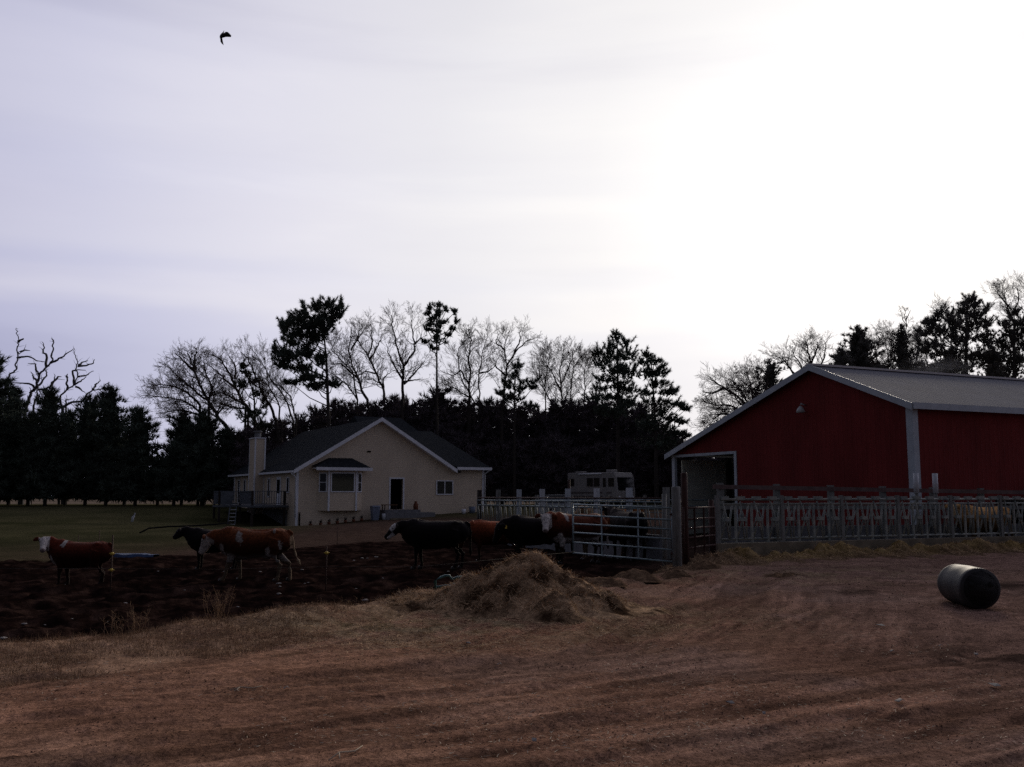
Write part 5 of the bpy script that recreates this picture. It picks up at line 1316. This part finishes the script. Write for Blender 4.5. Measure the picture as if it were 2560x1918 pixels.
def traced_tree(label, D, stems, seed, r0=.16, twig=1.0, levels=3, group="bare leafless trees behind the house", dens=1.0, matw=None, name="bare_tree", up=.10, jit=.4, depth=1.8):
    """stems: pixel polylines measured in the photo, set out at distance D with depth of their own"""
    rnd = random.Random(seed)
    base = at(stems[0][0][0], stems[0][0][1], D); gx = base.x; g = float(gz(gx, D))
    root = thing(name, label, "tree", (gx, D, g), 0, group); O = np.array([gx, D, g])
    big = Segs(); sm = Segs(); ALLP = []
    for si, st in enumerate(stems):
        rr = r0 * (1.0 if si == 0 else .62)
        if isinstance(st[0], str): continue
        dz = rnd.uniform(-depth, depth) if si else 0
        y_off = 0.0
        if si and ALLP:
            p0_ = np.array(at(st[0][0], st[0][1], D)) - O; AP = np.array(ALLP); dq = (AP[:, 0] - p0_[0]) ** 2 + (AP[:, 2] - p0_[2]) ** 2; jm = int(dq.argmin())
            if dq[jm] < 1.5: y_off = AP[jm, 1]
        pts = []
        for i, (px, py) in enumerate(st):
            t = i / max(1, len(st) - 1)
            pts.append(np.array(at(px, py, D + y_off * (1 - t) + dz * t + rnd.uniform(-jit, jit) * (i > 0))) - O)
        if si == 0 or (len(st[0]) == 2 and st[0][1] > 985 and pts[0][2] > 1.0):
            pts.insert(0, np.array([pts[0][0] * (1 if si else .0) , rnd.uniform(-.3, .3) if si else 0, -.3]))
        # resample smoothly
        P = []
        for i in range(len(pts) - 1):
            for k in range(4): 
                t = k / 4; P.append(pts[i] * (1 - t) + pts[i + 1] * t + np.array([rnd.gauss(0, .05), rnd.gauss(0, .05), 0]) * (k > 0))
        P.append(pts[-1]); n = len(P) - 1; ALLP += P
        for i in range(n):
            ra = rr * (1 - .78 * i / n); rb = rr * (1 - .78 * (i + 1) / n); big.add(P[i], P[i + 1], ra, rb)
        if levels <= 0: continue
        tot = sum(np.linalg.norm(P[i + 1] - P[i]) for i in range(n))
        nk = int(tot * 2.5 * dens)
        for k in range(nk):
            t = .32 + .68 * (k + rnd.random()) / nk; t = min(t, .995); i = int(t * n); f = t * n - i; b = P[i] * (1 - f) + P[min(i + 1, n)] * f
            if b[2] < 2.2: continue
            dr = nrm(P[min(i + 1, n)] - P[i]); o = np.array([rnd.gauss(0, 1), rnd.gauss(0, .8), rnd.gauss(0, .5)]); o = nrm(o - dr * (o @ dr))
            nd = nrm(dr * .8 + o * .85); ll = rnd.uniform(.8, 2.3) * twig * (1.15 - .5 * t)
            grow(sm, big, b, nd, ll, rr * (1 - .78 * t) * .38, 1, levels, rnd, up=up, gnarl=.20, kids=(4, 6), spread=.8)
    sm.ra = [max(x, .0085) for x in sm.ra]; sm.rb = [max(x, .0065) for x in sm.rb]
    big.build("trunk", matw or M['bark'], root, 6); sm.build("branches", M['twig'] if matw is None else matw, root, 3)
    return root

def tufts(C, up, n, L, w, seed, fol):
    """needle tufts: n narrow blades round every centre C (N,3), pointing outward along up (N,3)"""
    r = np.random.default_rng(seed); N = len(C)
    c = np.repeat(C, n, 0); u = np.repeat(up, n, 0)
    d = r.normal(0, .62, c.shape) + u; d /= np.linalg.norm(d, axis=1, keepdims=True)
    s = np.cross(d, r.normal(0, 1, c.shape)); s /= np.linalg.norm(s, axis=1, keepdims=True)
    l = L * (.6 + .8 * r.random((len(c), 1))); ww = w * (.6 + .8 * r.random((len(c), 1)))
    a = c - s * ww * .5 - d * l * .15; b = c + s * ww * .5 - d * l * .15; t = c + d * l
    V = np.stack([a, b, t], 1).reshape(-1, 3); Fc = np.arange(len(V)).reshape(-1, 3)
    return V, Fc

def lobed_pine(label, D, trunk, lobes, seed, m=None, dens=1.0, group="tall pines", r0=.22, updir=(0, 0, 1.0), depthf=.9, plume=1.0, nb_=20, tl=.28, cored=1.0, name="pine_tree"):
    rnd = np.random.default_rng(seed); m = m or M['fol']
    b = at(trunk[0][0], trunk[0][1], D); g = float(gz(b.x, D)); root = thing(name, label, "tree", (b.x, D, g), 0, group); O = np.array([b.x, D, g])
    big = Segs(); tp = [np.array([0, 0, -.3])] + [np.array(at(px, py, D)) - O for px, py in trunk]
    n = len(tp) - 1
    for i in range(n): big.add(tp[i], tp[i + 1], r0 * (1 - .8 * i / n), r0 * (1 - .8 * (i + 1) / n))
    C = []; U = []; CC = []; sc = D / F
    for (px, py, rx, ry) in lobes:
        dy = rnd.uniform(-1, 1) * 1.5 * depthf
        cen = np.array(at(px, py, D + dy)) - O; ax, az = rx * sc, ry * sc; ay = max(ax * .8, .5)
        # limb from the trunk to the lobe
        zs = np.array([q[2] for q in tp]); zt = max(1.0, cen[2] - abs(cen[0]) * .35 - .8); zt = min(zt, zs[-1] - .2)
        tx = np.interp(zt, zs, [q[0] for q in tp]); ty = np.interp(zt, zs, [q[1] for q in tp])
        s0 = np.array([tx, ty, zt]); mid = s0 * .5 + cen * .5 - np.array([0, 0, .25])
        big.add(s0, mid, .05, .04); big.add(mid, cen, .04, .02)
        k = int(max(14, ax * az * 30 * dens) + 4)
        q = rnd.normal(0, 1, (k, 3)); q /= np.linalg.norm(q, axis=1, keepdims=True); q *= (rnd.random((k, 1)) ** .5)
        # small sub-plumes so that the edge is ragged
        off = q * np.array([ax, ay, az]) * .92
        C.append(cen + off); out = off / np.array([ax, ay, az]) * .8 + np.array(updir); U.append(out / np.linalg.norm(out, axis=1, keepdims=True))
        # feathery plumes that break the outline
        npl = max(3, int((ax + az) * 5 * dens))
        for _ in range(npl):
            o3 = rnd.normal(0, 1, 3); o3 /= np.linalg.norm(o3); st3 = cen + o3 * np.array([ax, ay, az]) * rnd.uniform(.35, .95)
            dd3 = np.array([o3[0] * 1.0, o3[1] * .6, abs(o3[2]) * .5]) + np.array(updir) * .9; dd3 /= np.linalg.norm(dd3); ln = rnd.uniform(.25, .8) * min(1.2, .35 + az) * plume
            for q3 in np.linspace(0, 1, 5): C.append((st3 + dd3 * ln * q3)[None]); U.append(dd3[None])
        kc = int(max(3, ax * az * 9 * dens * cored)); q = rnd.normal(0, 1, (kc, 3)); q /= np.linalg.norm(q, axis=1, keepdims=True); q *= rnd.random((kc, 1)) ** .5
        CC.append(cen + q * np.array([ax, ay, az]) * .62)
        for _ in range(3):
            j = rnd.integers(0, k); st_ = cen + off[j]; big.add(cen - np.array([0, 0, .15]), st_, .02, .01)
    C = np.concatenate(C); U = np.concatenate(U)
    V, Fc = tufts(C, U, nb_, tl, tl * .15, seed, m)
    CC = np.concatenate(CC); V2, F2 = tufts(CC, np.tile(np.array([0, 0, .5]), (len(CC), 1)), 9, .40, .17, seed + 3, m); F2 = F2 + len(V); V = np.concatenate([V, V2]); Fc = np.concatenate([Fc, F2])
    big.build("trunk", M['bark'], root, 6); fast_mesh("crown", V, Fc, 3, m, root)
    return root

def conic(label, px, top, hw, D, seed, m=None, bottom=1247, group="dark evergreens at the left", dens=1.0, shape=.75, ragged=.22, name="evergreen_tree", blades=14, L=.42, core=.62):
    rnd = np.random.default_rng(seed); m = m or M['fol']
    t = at(px, top, D); g = float(gz(t.x, D)); H = t.z - g; Rr = hw * D / F; zb = max(.5, at(px, bottom, D).z - g)
    root = thing(name, label, "tree", (t.x, D, g), 0, group)
    big = Segs(); big.add(np.array([0, 0, -.3]), np.array([0, 0, H * .5]), .17, .10); big.add(np.array([0, 0, H * .5]), np.array([0, 0, H - .1]), .10, .02)
    C = []; U = []
    nb = int((H - zb) * 11 * dens)
    for i in range(nb):
        f = (i + rnd.random()) / nb; z = zb + (H - zb) * f * .985
        R_ = Rr * (1 - f) ** shape * (1 + rnd.normal(0, ragged)) + .12
        if f < .12: R_ *= .65 + 3 * f
        a = rnd.uniform(0, 2 * math.pi); dr = np.array([math.cos(a), math.sin(a), 0]); rise = .12 + .5 * f
        R_ *= (1.35 if rnd.random() < .16 else 1.0); tipp = np.array([0, 0, z]) + dr * R_ + np.array([0, 0, R_ * rise * .6])
        big.add(np.array([0, 0, z]), tipp, .03, .008)
        k = max(2, int(R_ * 4.2))
        for j in range(k):
            s_ = ((j + 1) / k) ** .75
            p = np.array([0, 0, z]) * (1 - s_) + tipp * s_ + rnd.normal(0, .07 + .08 * (1 - s_), 3)
            C.append(p); U.append(nrm(dr * .55 + np.array([0, 0, .75])))
    C.append(np.array([0, 0, H - .25])); U.append(np.array([0, 0, 1.])); C.append(np.array([0, 0, H - .5])); U.append(np.array([0, 0, 1.]))
    C = np.array(C); U = np.array(U)
    V, Fc = tufts(C, U, blades, L, .075, seed + 1, m)
    nc = int((H - zb) * Rr * 26 * dens); f = rnd.random(nc) ** 1.15 * .93; z = zb + (H - zb) * f; Rz = Rr * (1 - f) ** shape * np.where(f < .1, .7 + 3 * f, 1) * core
    a = rnd.random(nc) * 6.283; rr_c = Rz * rnd.random(nc) ** .5
    CC = np.stack([np.cos(a) * rr_c, np.sin(a) * rr_c, z], -1); V2, F2 = tufts(CC, np.tile(np.array([0, 0, .4]), (nc, 1)), 6, .5, .22, seed + 3, m); F2 = F2 + len(V); V = np.concatenate([V, V2]); Fc = np.concatenate([Fc, F2])
    big.build("trunk", M['bark'], root, 5); fast_mesh("crown", V, Fc, 3, m, root)
    return root

def cr(s, ox, oy, pts): return [(ox + x / s, oy + y / s) for x, y in pts]
A3 = lambda *p: cr(3.452, 0, 800, p)
B3 = lambda *p: cr(3.072, 360, 720, p)
C3 = lambda *p: cr(2.911, 1000, 720, p)
E3 = lambda *p: cr(2.404, 1640, 680, p)

# dead trees at the far left
traced_tree("gaunt dead tree with twisting bare limbs above the left evergreens, leftmost of the two", 88, [
    A3((205, 1250), (200, 1000), (205, 900), (215, 800), (250, 700), (262, 620), (310, 590), (322, 530), (340, 470), (380, 430), (435, 370), (460, 260), (465, 190), (450, 160)),
    A3((205, 950), (120, 760), (60, 600), (50, 540), (80, 470), (140, 430), (150, 350), (150, 230), (165, 190), (150, 130), (140, 70)),
    A3((165, 190), (185, 170), (205, 160)), A3((150, 330), (180, 320), (240, 315), (310, 350), (390, 365)), A3((165, 285), (210, 260), (260, 265)),
    A3((435, 370), (500, 345), (560, 300), (630, 250)), A3((402, 410), (400, 300), (370, 280), (380, 230), (365, 190)), A3((340, 470), (310, 430), (310, 380), (240, 375)),
    A3((322, 535), (290, 490), (270, 450)), A3((310, 590), (250, 550), (180, 545), (90, 540)), A3((320, 600), (380, 600), (440, 570), (470, 510), (470, 470)), A3((440, 570), (500, 490), (530, 490)),
    A3((322, 580), (360, 540), (400, 460), (390, 430)), A3((290, 740), (320, 650), (330, 600), (380, 700)), A3((60, 600), (30, 520), (0, 500))],
    41, r0=.2, levels=1, dens=.5, twig=.38, up=.05, group="dead trees", matw=M['deadw'], name="dead_tree", jit=.06)
traced_tree("gaunt dead tree with a long limb reaching right, rightmost of the two dead trees", 88.5, [
    A3((560, 1300), (555, 1000), (545, 850), (540, 760), (560, 740), (620, 710), (710, 705), (750, 640), (800, 605), (870, 600), (945, 540)),
    A3((545, 800), (520, 700), (520, 665), (570, 610), (640, 560), (670, 490), (660, 410), (670, 360), (640, 290), (635, 240)),
    A3((670, 400), (740, 395), (805, 375), (815, 340)), A3((670, 490), (740, 480), (810, 440)), A3((640, 560), (700, 530), (745, 490)), A3((580, 600), (580, 500), (560, 480)), A3((580, 500), (585, 465)),
    A3((680, 395), (710, 365), (760, 350)), A3((800, 605), (820, 560), (850, 540), (860, 510)), A3((640, 560), (625, 440), (670, 430), (740, 435)), A3((650, 575), (700, 600), (735, 630)), A3((570, 735), (570, 690), (620, 680))],
    42, r0=.18, levels=1, dens=.5, twig=.38, up=.05, group="dead trees", matw=M['deadw'], name="dead_tree", jit=.06)

# evergreens at the left
left = [(-25, 866, 95, "tallest dark evergreen, cut by the left edge of the view"), (38, 972, 62, "rounded dark evergreen second from the left edge"), (82, 1040, 60, "low dark evergreen under the leftmost dead tree"),
        (128, 972, 66, "dark evergreen between the two dead trees' trunks"), (175, 1030, 55, "dark evergreen under the right dead tree"), (226, 992, 62, "dark evergreen with a blunt top left of the spired one"),
        (278, 968, 68, "dark evergreen with a thin spire on top"), (348, 1022, 66, "narrow pointed evergreen just left of the gap of sky"), (318, 1090, 60, "low evergreen below the narrow pointed one"),
        (462, 1036, 74, "broad evergreen just right of the gap of sky"), (512, 1032, 70, "dark evergreen left of the chimney behind the leaning bare tree"), (440, 1110, 50, "low evergreen at the foot of the broad one"), (398, 1150, 60, "lowest evergreen, closing the foot of the sky gap"), (572, 1075, 60, "dark evergreen directly behind the chimney of the house")]
for i, (px, top, hw, lb) in enumerate(left):
    conic(lb, px, top, hw, 81 + (i * 3.7) % 5, 300 + i, bottom=(1246 if 80 < px < 270 else 1264), shape=.62, dens=1.35, blades=20, L=.5, ragged=.3)

# leafless trees
BT = "bare leafless trees behind the house"
traced_tree("bare tree leaning far left above the sky gap, leftmost leafless tree", 84, [
    B3((740, 1180), (640, 1080), (560, 980), (500, 880), (430, 750), (390, 640), (360, 560), (330, 500)), B3((500, 880), (400, 800), (330, 740), (250, 670), (180, 600)), B3((460, 980), (380, 910), (290, 860), (160, 840), (70, 830)),
    B3((430, 900), (330, 800), (240, 760), (130, 740), (60, 760)), B3((440, 980), (340, 950), (240, 940), (150, 960)), B3((390, 640), (300, 560), (240, 500)), B3((395, 630), (390, 540), (400, 460)), B3((500, 870), (520, 760), (470, 640), (460, 560))], 51, r0=.22, twig=1.05, dens=1.25, up=.06)
traced_tree("bare tree leaning left just right of the leftmost leaning one", 86, [
    B3((880, 1080), (800, 930), (740, 840), (700, 760), (660, 660), (600, 560), (520, 510)), B3((720, 790), (640, 720), (560, 640), (480, 580)), B3((780, 900), (690, 850), (600, 800), (520, 830)), B3((700, 700), (700, 600), (650, 520)), B3((800, 930), (700, 920), (620, 900), (560, 880))], 52, r0=.20, dens=1.25, up=.08)
traced_tree("bare tree with several thin stems leaning left, against the big pine", 83, [
    B3((1030, 1090), (990, 950), (930, 840), (890, 760), (850, 660), (800, 540), (740, 490)), B3((1150, 1060), (1100, 880), (1040, 780), (960, 680), (900, 560), (830, 480)), B3((1060, 1040), (1030, 880), (960, 760), (940, 640), (920, 520)), B3((1170, 1000), (1130, 850), (1060, 760), (980, 720))], 53, r0=.16, dens=1.0, up=.08)
traced_tree("bare tree directly right of the big pine, with three curving stems", 85, [
    B3((1740, 960), (1690, 820), (1640, 680), (1600, 600), (1570, 480), (1590, 300)), B3((1640, 860), (1600, 640), (1520, 560), (1440, 480), (1480, 380)), B3((1650, 700), (1510, 580), (1430, 590)), B3((1640, 860), (1560, 740), (1480, 680), (1420, 640)), B3((1590, 480), (1640, 380), (1680, 280))], 54, r0=.16, up=.1)
traced_tree("bare tree with one long slanting stem, second right of the big pine", 87, [
    B3((1850, 900), (1840, 780), (1780, 650), (1720, 520), (1640, 400), (1700, 300)), B3((1720, 520), (1760, 400), (1740, 280)), B3((1840, 780), (1840, 690), (1900, 640)), B3((1790, 660), (1700, 640), (1640, 680)), B3((1730, 560), (1800, 440), (1830, 350))], 55, r0=.15, up=.1)
traced_tree("bare tree forking wide to the right, left of the slim tall pine", 84, [
    B3((1985, 900), (1985, 780), (1990, 640), (1995, 600), (1930, 420), (1910, 300), (1900, 210)), B3((1995, 600), (2080, 480), (2080, 420), (2050, 270), (2060, 210)), B3((1995, 740), (2090, 640), (2160, 560)), B3((1985, 700), (1900, 560), (1860, 430)), B3((2000, 720), (2120, 700)), B3((2080, 430), (2130, 380))], 56, r0=.17, up=.1)
traced_tree("bare tree of three stems just right of the slim tall pine", 86, [
    C3((500, 900), (505, 830), (510, 640), (500, 500), (520, 380), (500, 300)), C3((540, 830), (440, 640), (420, 480), (470, 330)), C3((575, 820), (575, 600), (600, 460), (640, 340)), C3((500, 700), (440, 600), (380, 640), (290, 600)), C3((575, 620), (640, 610), (700, 560)), C3((510, 800), (400, 730), (320, 700))], 57, r0=.15)
traced_tree("bare tree with a leaning crown above the small dark pine", 84, [
    C3((740, 900), (755, 780), (770, 640), (780, 560), (760, 440), (790, 320)), C3((780, 560), (860, 440), (930, 380), (970, 370)), C3((770, 640), (700, 580), (680, 500)), C3((760, 450), (700, 400), (720, 330)), C3((830, 480), (870, 380), (880, 310))], 58, r0=.14)
traced_tree("bushy bare tree with a dense round crown left of the pine pair", 87, [
    C3((1180, 900), (1180, 820), (1160, 600), (1190, 450)), C3((1060, 850), (1060, 650), (1090, 500), (1070, 470)), C3((1240, 830), (1260, 600), (1320, 480)), C3((1340, 780), (1340, 600), (1380, 500)), C3((1180, 760), (1100, 600), (1030, 540)), C3((1170, 700), (1240, 540), (1260, 460)), C3((1110, 840), (1020, 700), (990, 600))], 59, r0=.13, dens=1.45, twig=1.0)
traced_tree("spreading bare tree beside the low left end of the barn roof", 80, [
    E3((640, 1100), (610, 900), (560, 820), (480, 740), (400, 690), (330, 650)), E3((600, 850), (590, 780), (570, 680), (540, 580)), E3((520, 840), (440, 800), (360, 800), (290, 780)), E3((560, 800), (500, 700), (440, 640)), E3((470, 860), (400, 850), (320, 860)), E3((400, 700), (340, 730), (280, 720)), E3((610, 880), (500, 880), (380, 900), (290, 930)), E3((590, 760), (620, 660), (600, 570))], 60, r0=.2, dens=1.35, group="bare leafless trees behind the barn", up=.04)
traced_tree("bare tree with a fine domed crown just left of the barn roof peak", 84, [
    E3((960, 900), (950, 640), (920, 500), (900, 420)), E3((900, 640), (870, 560), (820, 460)), E3((960, 620), (1010, 520), (1020, 430)), E3((900, 660), (820, 600), (760, 520), (700, 500)), E3((930, 560), (960, 480), (970, 420)), E3((850, 650), (790, 560), (800, 480))], 61, r0=.17, dens=1.4, group="bare leafless trees behind the barn")
traced_tree("tangled bare tree right of the pointed spruce above the barn roof", 86, [
    E3((1330, 800), (1340, 600), (1320, 480), (1330, 400)), E3((1390, 800), (1400, 560), (1380, 420), (1400, 360)), E3((1360, 700), (1430, 520), (1450, 400)), E3((1480, 800), (1500, 560), (1540, 420)), E3((1340, 620), (1290, 500), (1300, 420))], 62, r0=.12, dens=1.5, group="bare leafless trees behind the barn")
traced_tree("thin lone birch-like stem rising above the barn roof trees", 88, [
    E3((1520, 800), (1510, 560), (1508, 380), (1500, 290), (1492, 230)), E3((1505, 330), (1480, 270), (1475, 225)), E3((1503, 300), (1520, 250), (1530, 225))], 63, r0=.08, dens=.5, twig=.5, group="bare leafless trees behind the barn")
traced_tree("tangle of bare stems between the thin lone stem and the big right pine", 87, [
    E3((1560, 800), (1560, 560), (1580, 420), (1570, 380)), E3((1600, 780), (1610, 600), (1590, 460)), E3((1530, 700), (1500, 500), (1440, 420)), E3((1700, 600), (1740, 320), (1760, 230)), E3((1720, 500), (1700, 300), (1720, 220))], 64, r0=.11, dens=1.4, group="bare leafless trees behind the barn")
traced_tree("pale bare crown high above the pines at the right edge", 92, [
    E3((2160, 700), (2150, 300), (2100, 180), (2080, 80)), E3((2150, 260), (2180, 170), (2170, 90)), E3((2130, 220), (2060, 140), (2050, 90)), E3((2190, 400), (2220, 200), (2215, 60))], 65, r0=.14, dens=1.2, group="bare leafless trees behind the barn")

# pines
PG = "tall pines behind the house"
lobed_pine("big dark pine with heavy crown swept to the left, tallest behind the house", 80, [(822, 1060), (816, 900), (806, 800)],
    [(818, 762, 18, 20), (793, 771, 20, 19), (843, 786, 17, 22), (851, 768, 8, 16), (751, 794, 15, 20), (760, 782, 10, 16), (728, 806, 15, 14), (714, 824, 14, 20), (708, 812, 7, 12), (777, 811, 52, 36), (822, 800, 30, 30), (740, 838, 38, 22), (783, 846, 38, 28), (730, 858, 26, 12), (688, 876, 9, 17), (708, 880, 12, 18), (722, 893, 36, 18), (762, 884, 40, 26), (706, 905, 24, 10), (712, 917, 26, 9), (751, 924, 38, 13), (728, 958, 30, 7), (775, 945, 38, 14), (790, 966, 34, 16), (832, 962, 26, 12), (800, 900, 16, 30), (812, 830, 16, 30)], 71, dens=1.5, group=PG, cored=2.2, nb_=24, updir=(-.35, 0, 1.0))
lobed_pine("slim tall pine with bare lower trunk and tufted top", 82, [(1092, 1070), (1092, 960), (1092, 870), (1090, 775)],
    [(1093, 764, 16, 9), (1070, 786, 13, 7), (1074, 772, 6, 5), (1116, 776, 8, 10), (1136, 782, 5, 12), (1080, 800, 20, 7), (1108, 806, 17, 6), (1131, 822, 10, 9), (1068, 824, 13, 6), (1092, 830, 18, 6), (1122, 838, 13, 5), (1064, 856, 14, 6), (1100, 856, 24, 8), (1086, 872, 22, 5), (1140, 806, 4, 9), (1092, 788, 8, 12), (1090, 846, 8, 14), (1097, 815, 15, 13), (1098, 782, 11, 10), (1075, 812, 9, 8)], 72, dens=.8, group=PG, r0=.17, plume=.7, nb_=17, tl=.24, cored=.5)
lobed_pine("small dark pine with flat spreading branches left of the bushy bare tree", 81, [(1286, 1090), (1286, 990), (1290, 925)],
    [(1292, 919, 13, 18), (1285, 943, 17, 13), (1272, 965, 28, 14), (1322, 956, 22, 8), (1302, 974, 34, 12), (1332, 970, 14, 5), (1275, 992, 28, 8), (1330, 1016, 22, 5), (1290, 1000, 34, 10), (1250, 985, 14, 6)], 73, dens=1.1, group=PG, r0=.15)
lobed_pine("broad dense pine, left one of the pair beside the barn", 79, [(1545, 1140), (1545, 1000), (1543, 850)],
    [(1543, 845, 20, 14), (1526, 866, 20, 16), (1565, 860, 18, 15), (1532, 892, 32, 22), (1493, 884, 13, 14), (1567, 892, 32, 22), (1505, 908, 30, 16), (1536, 926, 46, 24), (1574, 934, 30, 20), (1512, 950, 34, 12), (1546, 965, 46, 18), (1500, 975, 26, 7), (1580, 980, 30, 16), (1530, 995, 46, 14), (1490, 1000, 30, 12), (1565, 1010, 42, 18), (1530, 1030, 56, 20)], 74, dens=1.35, group=PG, r0=.25)
lobed_pine("ragged pine with branches reaching right, right one of the pair beside the barn", 77, [(1640, 1160), (1638, 1050), (1628, 900)],
    [(1614, 890, 10, 13), (1604, 908, 16, 14), (1636, 903, 14, 16), (1650, 925, 14, 13), (1640, 935, 26, 14), (1615, 938, 24, 20), (1642, 962, 32, 16), (1660, 984, 26, 13), (1612, 985, 22, 9), (1684, 981, 12, 9), (1640, 1008, 44, 15), (1687, 1013, 20, 10), (1714, 1024, 12, 5), (1704, 1016, 9, 5), (1655, 1036, 42, 18), (1680, 1050, 20, 9), (1704, 1057, 17, 5), (1660, 1072, 48, 14), (1690, 1085, 22, 8), (1715, 1090, 16, 5), (1650, 1110, 60, 24), (1620, 1060, 40, 28)], 75, dens=1.2, group=PG, r0=.22, updir=(.35, 0, .7))
lobed_pine("dark pine clump set among the leaning bare trees above the chimney", 84, [(638, 1095), (636, 1000), (620, 930)],
    B3((760, 600)) and [(608, 918, 14, 14), (618, 935, 16, 12), (632, 955, 28, 12), (605, 965, 20, 10), (645, 985, 30, 16), (612, 1045, 26, 16), (640, 1035, 34, 20), (655, 1065, 34, 20), (660, 1010, 12, 26)], 76, dens=.85, group=PG, r0=.16)
PR = "pines behind the barn"
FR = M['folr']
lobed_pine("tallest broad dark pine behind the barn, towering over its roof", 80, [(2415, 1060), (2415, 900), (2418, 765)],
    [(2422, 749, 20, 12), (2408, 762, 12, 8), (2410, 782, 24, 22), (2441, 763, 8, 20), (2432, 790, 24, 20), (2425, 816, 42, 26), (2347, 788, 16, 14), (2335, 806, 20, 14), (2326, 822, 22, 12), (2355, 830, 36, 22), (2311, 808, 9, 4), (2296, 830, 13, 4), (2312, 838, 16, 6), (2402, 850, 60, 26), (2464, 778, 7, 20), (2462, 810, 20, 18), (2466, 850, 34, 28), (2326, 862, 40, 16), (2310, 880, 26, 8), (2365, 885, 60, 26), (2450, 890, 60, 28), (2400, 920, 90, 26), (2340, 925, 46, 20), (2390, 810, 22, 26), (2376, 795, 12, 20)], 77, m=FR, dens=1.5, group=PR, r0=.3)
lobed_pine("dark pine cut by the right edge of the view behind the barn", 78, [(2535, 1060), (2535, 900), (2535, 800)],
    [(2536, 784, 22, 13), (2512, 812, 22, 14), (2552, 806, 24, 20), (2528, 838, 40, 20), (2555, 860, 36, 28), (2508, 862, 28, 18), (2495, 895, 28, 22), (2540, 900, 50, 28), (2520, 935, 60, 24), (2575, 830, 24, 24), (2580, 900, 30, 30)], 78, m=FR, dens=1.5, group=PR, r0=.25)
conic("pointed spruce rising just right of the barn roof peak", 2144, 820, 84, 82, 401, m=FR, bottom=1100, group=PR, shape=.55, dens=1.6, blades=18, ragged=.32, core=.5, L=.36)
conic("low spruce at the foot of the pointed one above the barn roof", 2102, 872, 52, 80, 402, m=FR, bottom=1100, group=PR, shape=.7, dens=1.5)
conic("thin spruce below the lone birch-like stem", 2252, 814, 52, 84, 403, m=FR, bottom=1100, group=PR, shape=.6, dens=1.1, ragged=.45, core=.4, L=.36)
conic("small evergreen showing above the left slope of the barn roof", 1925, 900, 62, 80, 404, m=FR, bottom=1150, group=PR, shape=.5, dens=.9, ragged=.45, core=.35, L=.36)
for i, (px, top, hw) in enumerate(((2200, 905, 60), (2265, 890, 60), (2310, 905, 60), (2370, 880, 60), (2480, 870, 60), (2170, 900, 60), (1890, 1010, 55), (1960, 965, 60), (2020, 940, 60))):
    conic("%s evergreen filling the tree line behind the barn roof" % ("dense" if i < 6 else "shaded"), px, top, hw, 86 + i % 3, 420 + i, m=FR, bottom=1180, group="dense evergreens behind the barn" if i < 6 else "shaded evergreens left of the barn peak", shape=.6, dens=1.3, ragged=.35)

# undergrowth wall behind the house : individual dark evergreens
tops = [(600, 1080), (648, 1058), (700, 1052), (752, 1040), (800, 1020), (846, 1004), (890, 1012), (940, 1008), (985, 990), (1020, 1000), (1062, 1004), (1096, 972), (1130, 1004), (1172, 1004), (1215, 1000), (1256, 1004), (1300, 1015), (1346, 1022), (1388, 1004), (1432, 1004), (1474, 1000), (1514, 1010), (1552, 1005), (1600, 1010), (1644, 1060), (1688, 1090), (1725, 1120)]
for i, (px, top) in enumerate(tops):
    conic("dark cedar in the solid tree wall behind the house", px, top, 62, 85 + (i * 2.3) % 5, 500 + i, m=M['folu'], bottom=1262, group="dark cedars in the tree wall behind the house", shape=.42, dens=1.25, ragged=.3, blades=14, L=.5)
for i in range(24):
    px = 640 + i * 47; top = 1085 + (i * 37) % 45
    conic("low dark cedar at the foot of the tree wall behind the house", px, top, 52, 81.5 + (i * 1.7) % 3, 560 + i, m=M['folu'], bottom=1266, group="low dark cedars at the foot of the tree wall", shape=.4, dens=1.2, ragged=.25, blades=12, L=.55)
for i in range(12):
    px = 1760 + i * 30
    conic("dark cedar seen through the open bay of the barn", px, 1090 - i * 6, 45, 74 + i % 3, 620 + i, m=M['folu'], bottom=1262, group="dark cedars behind the open barn bay", shape=.45, dens=.9)
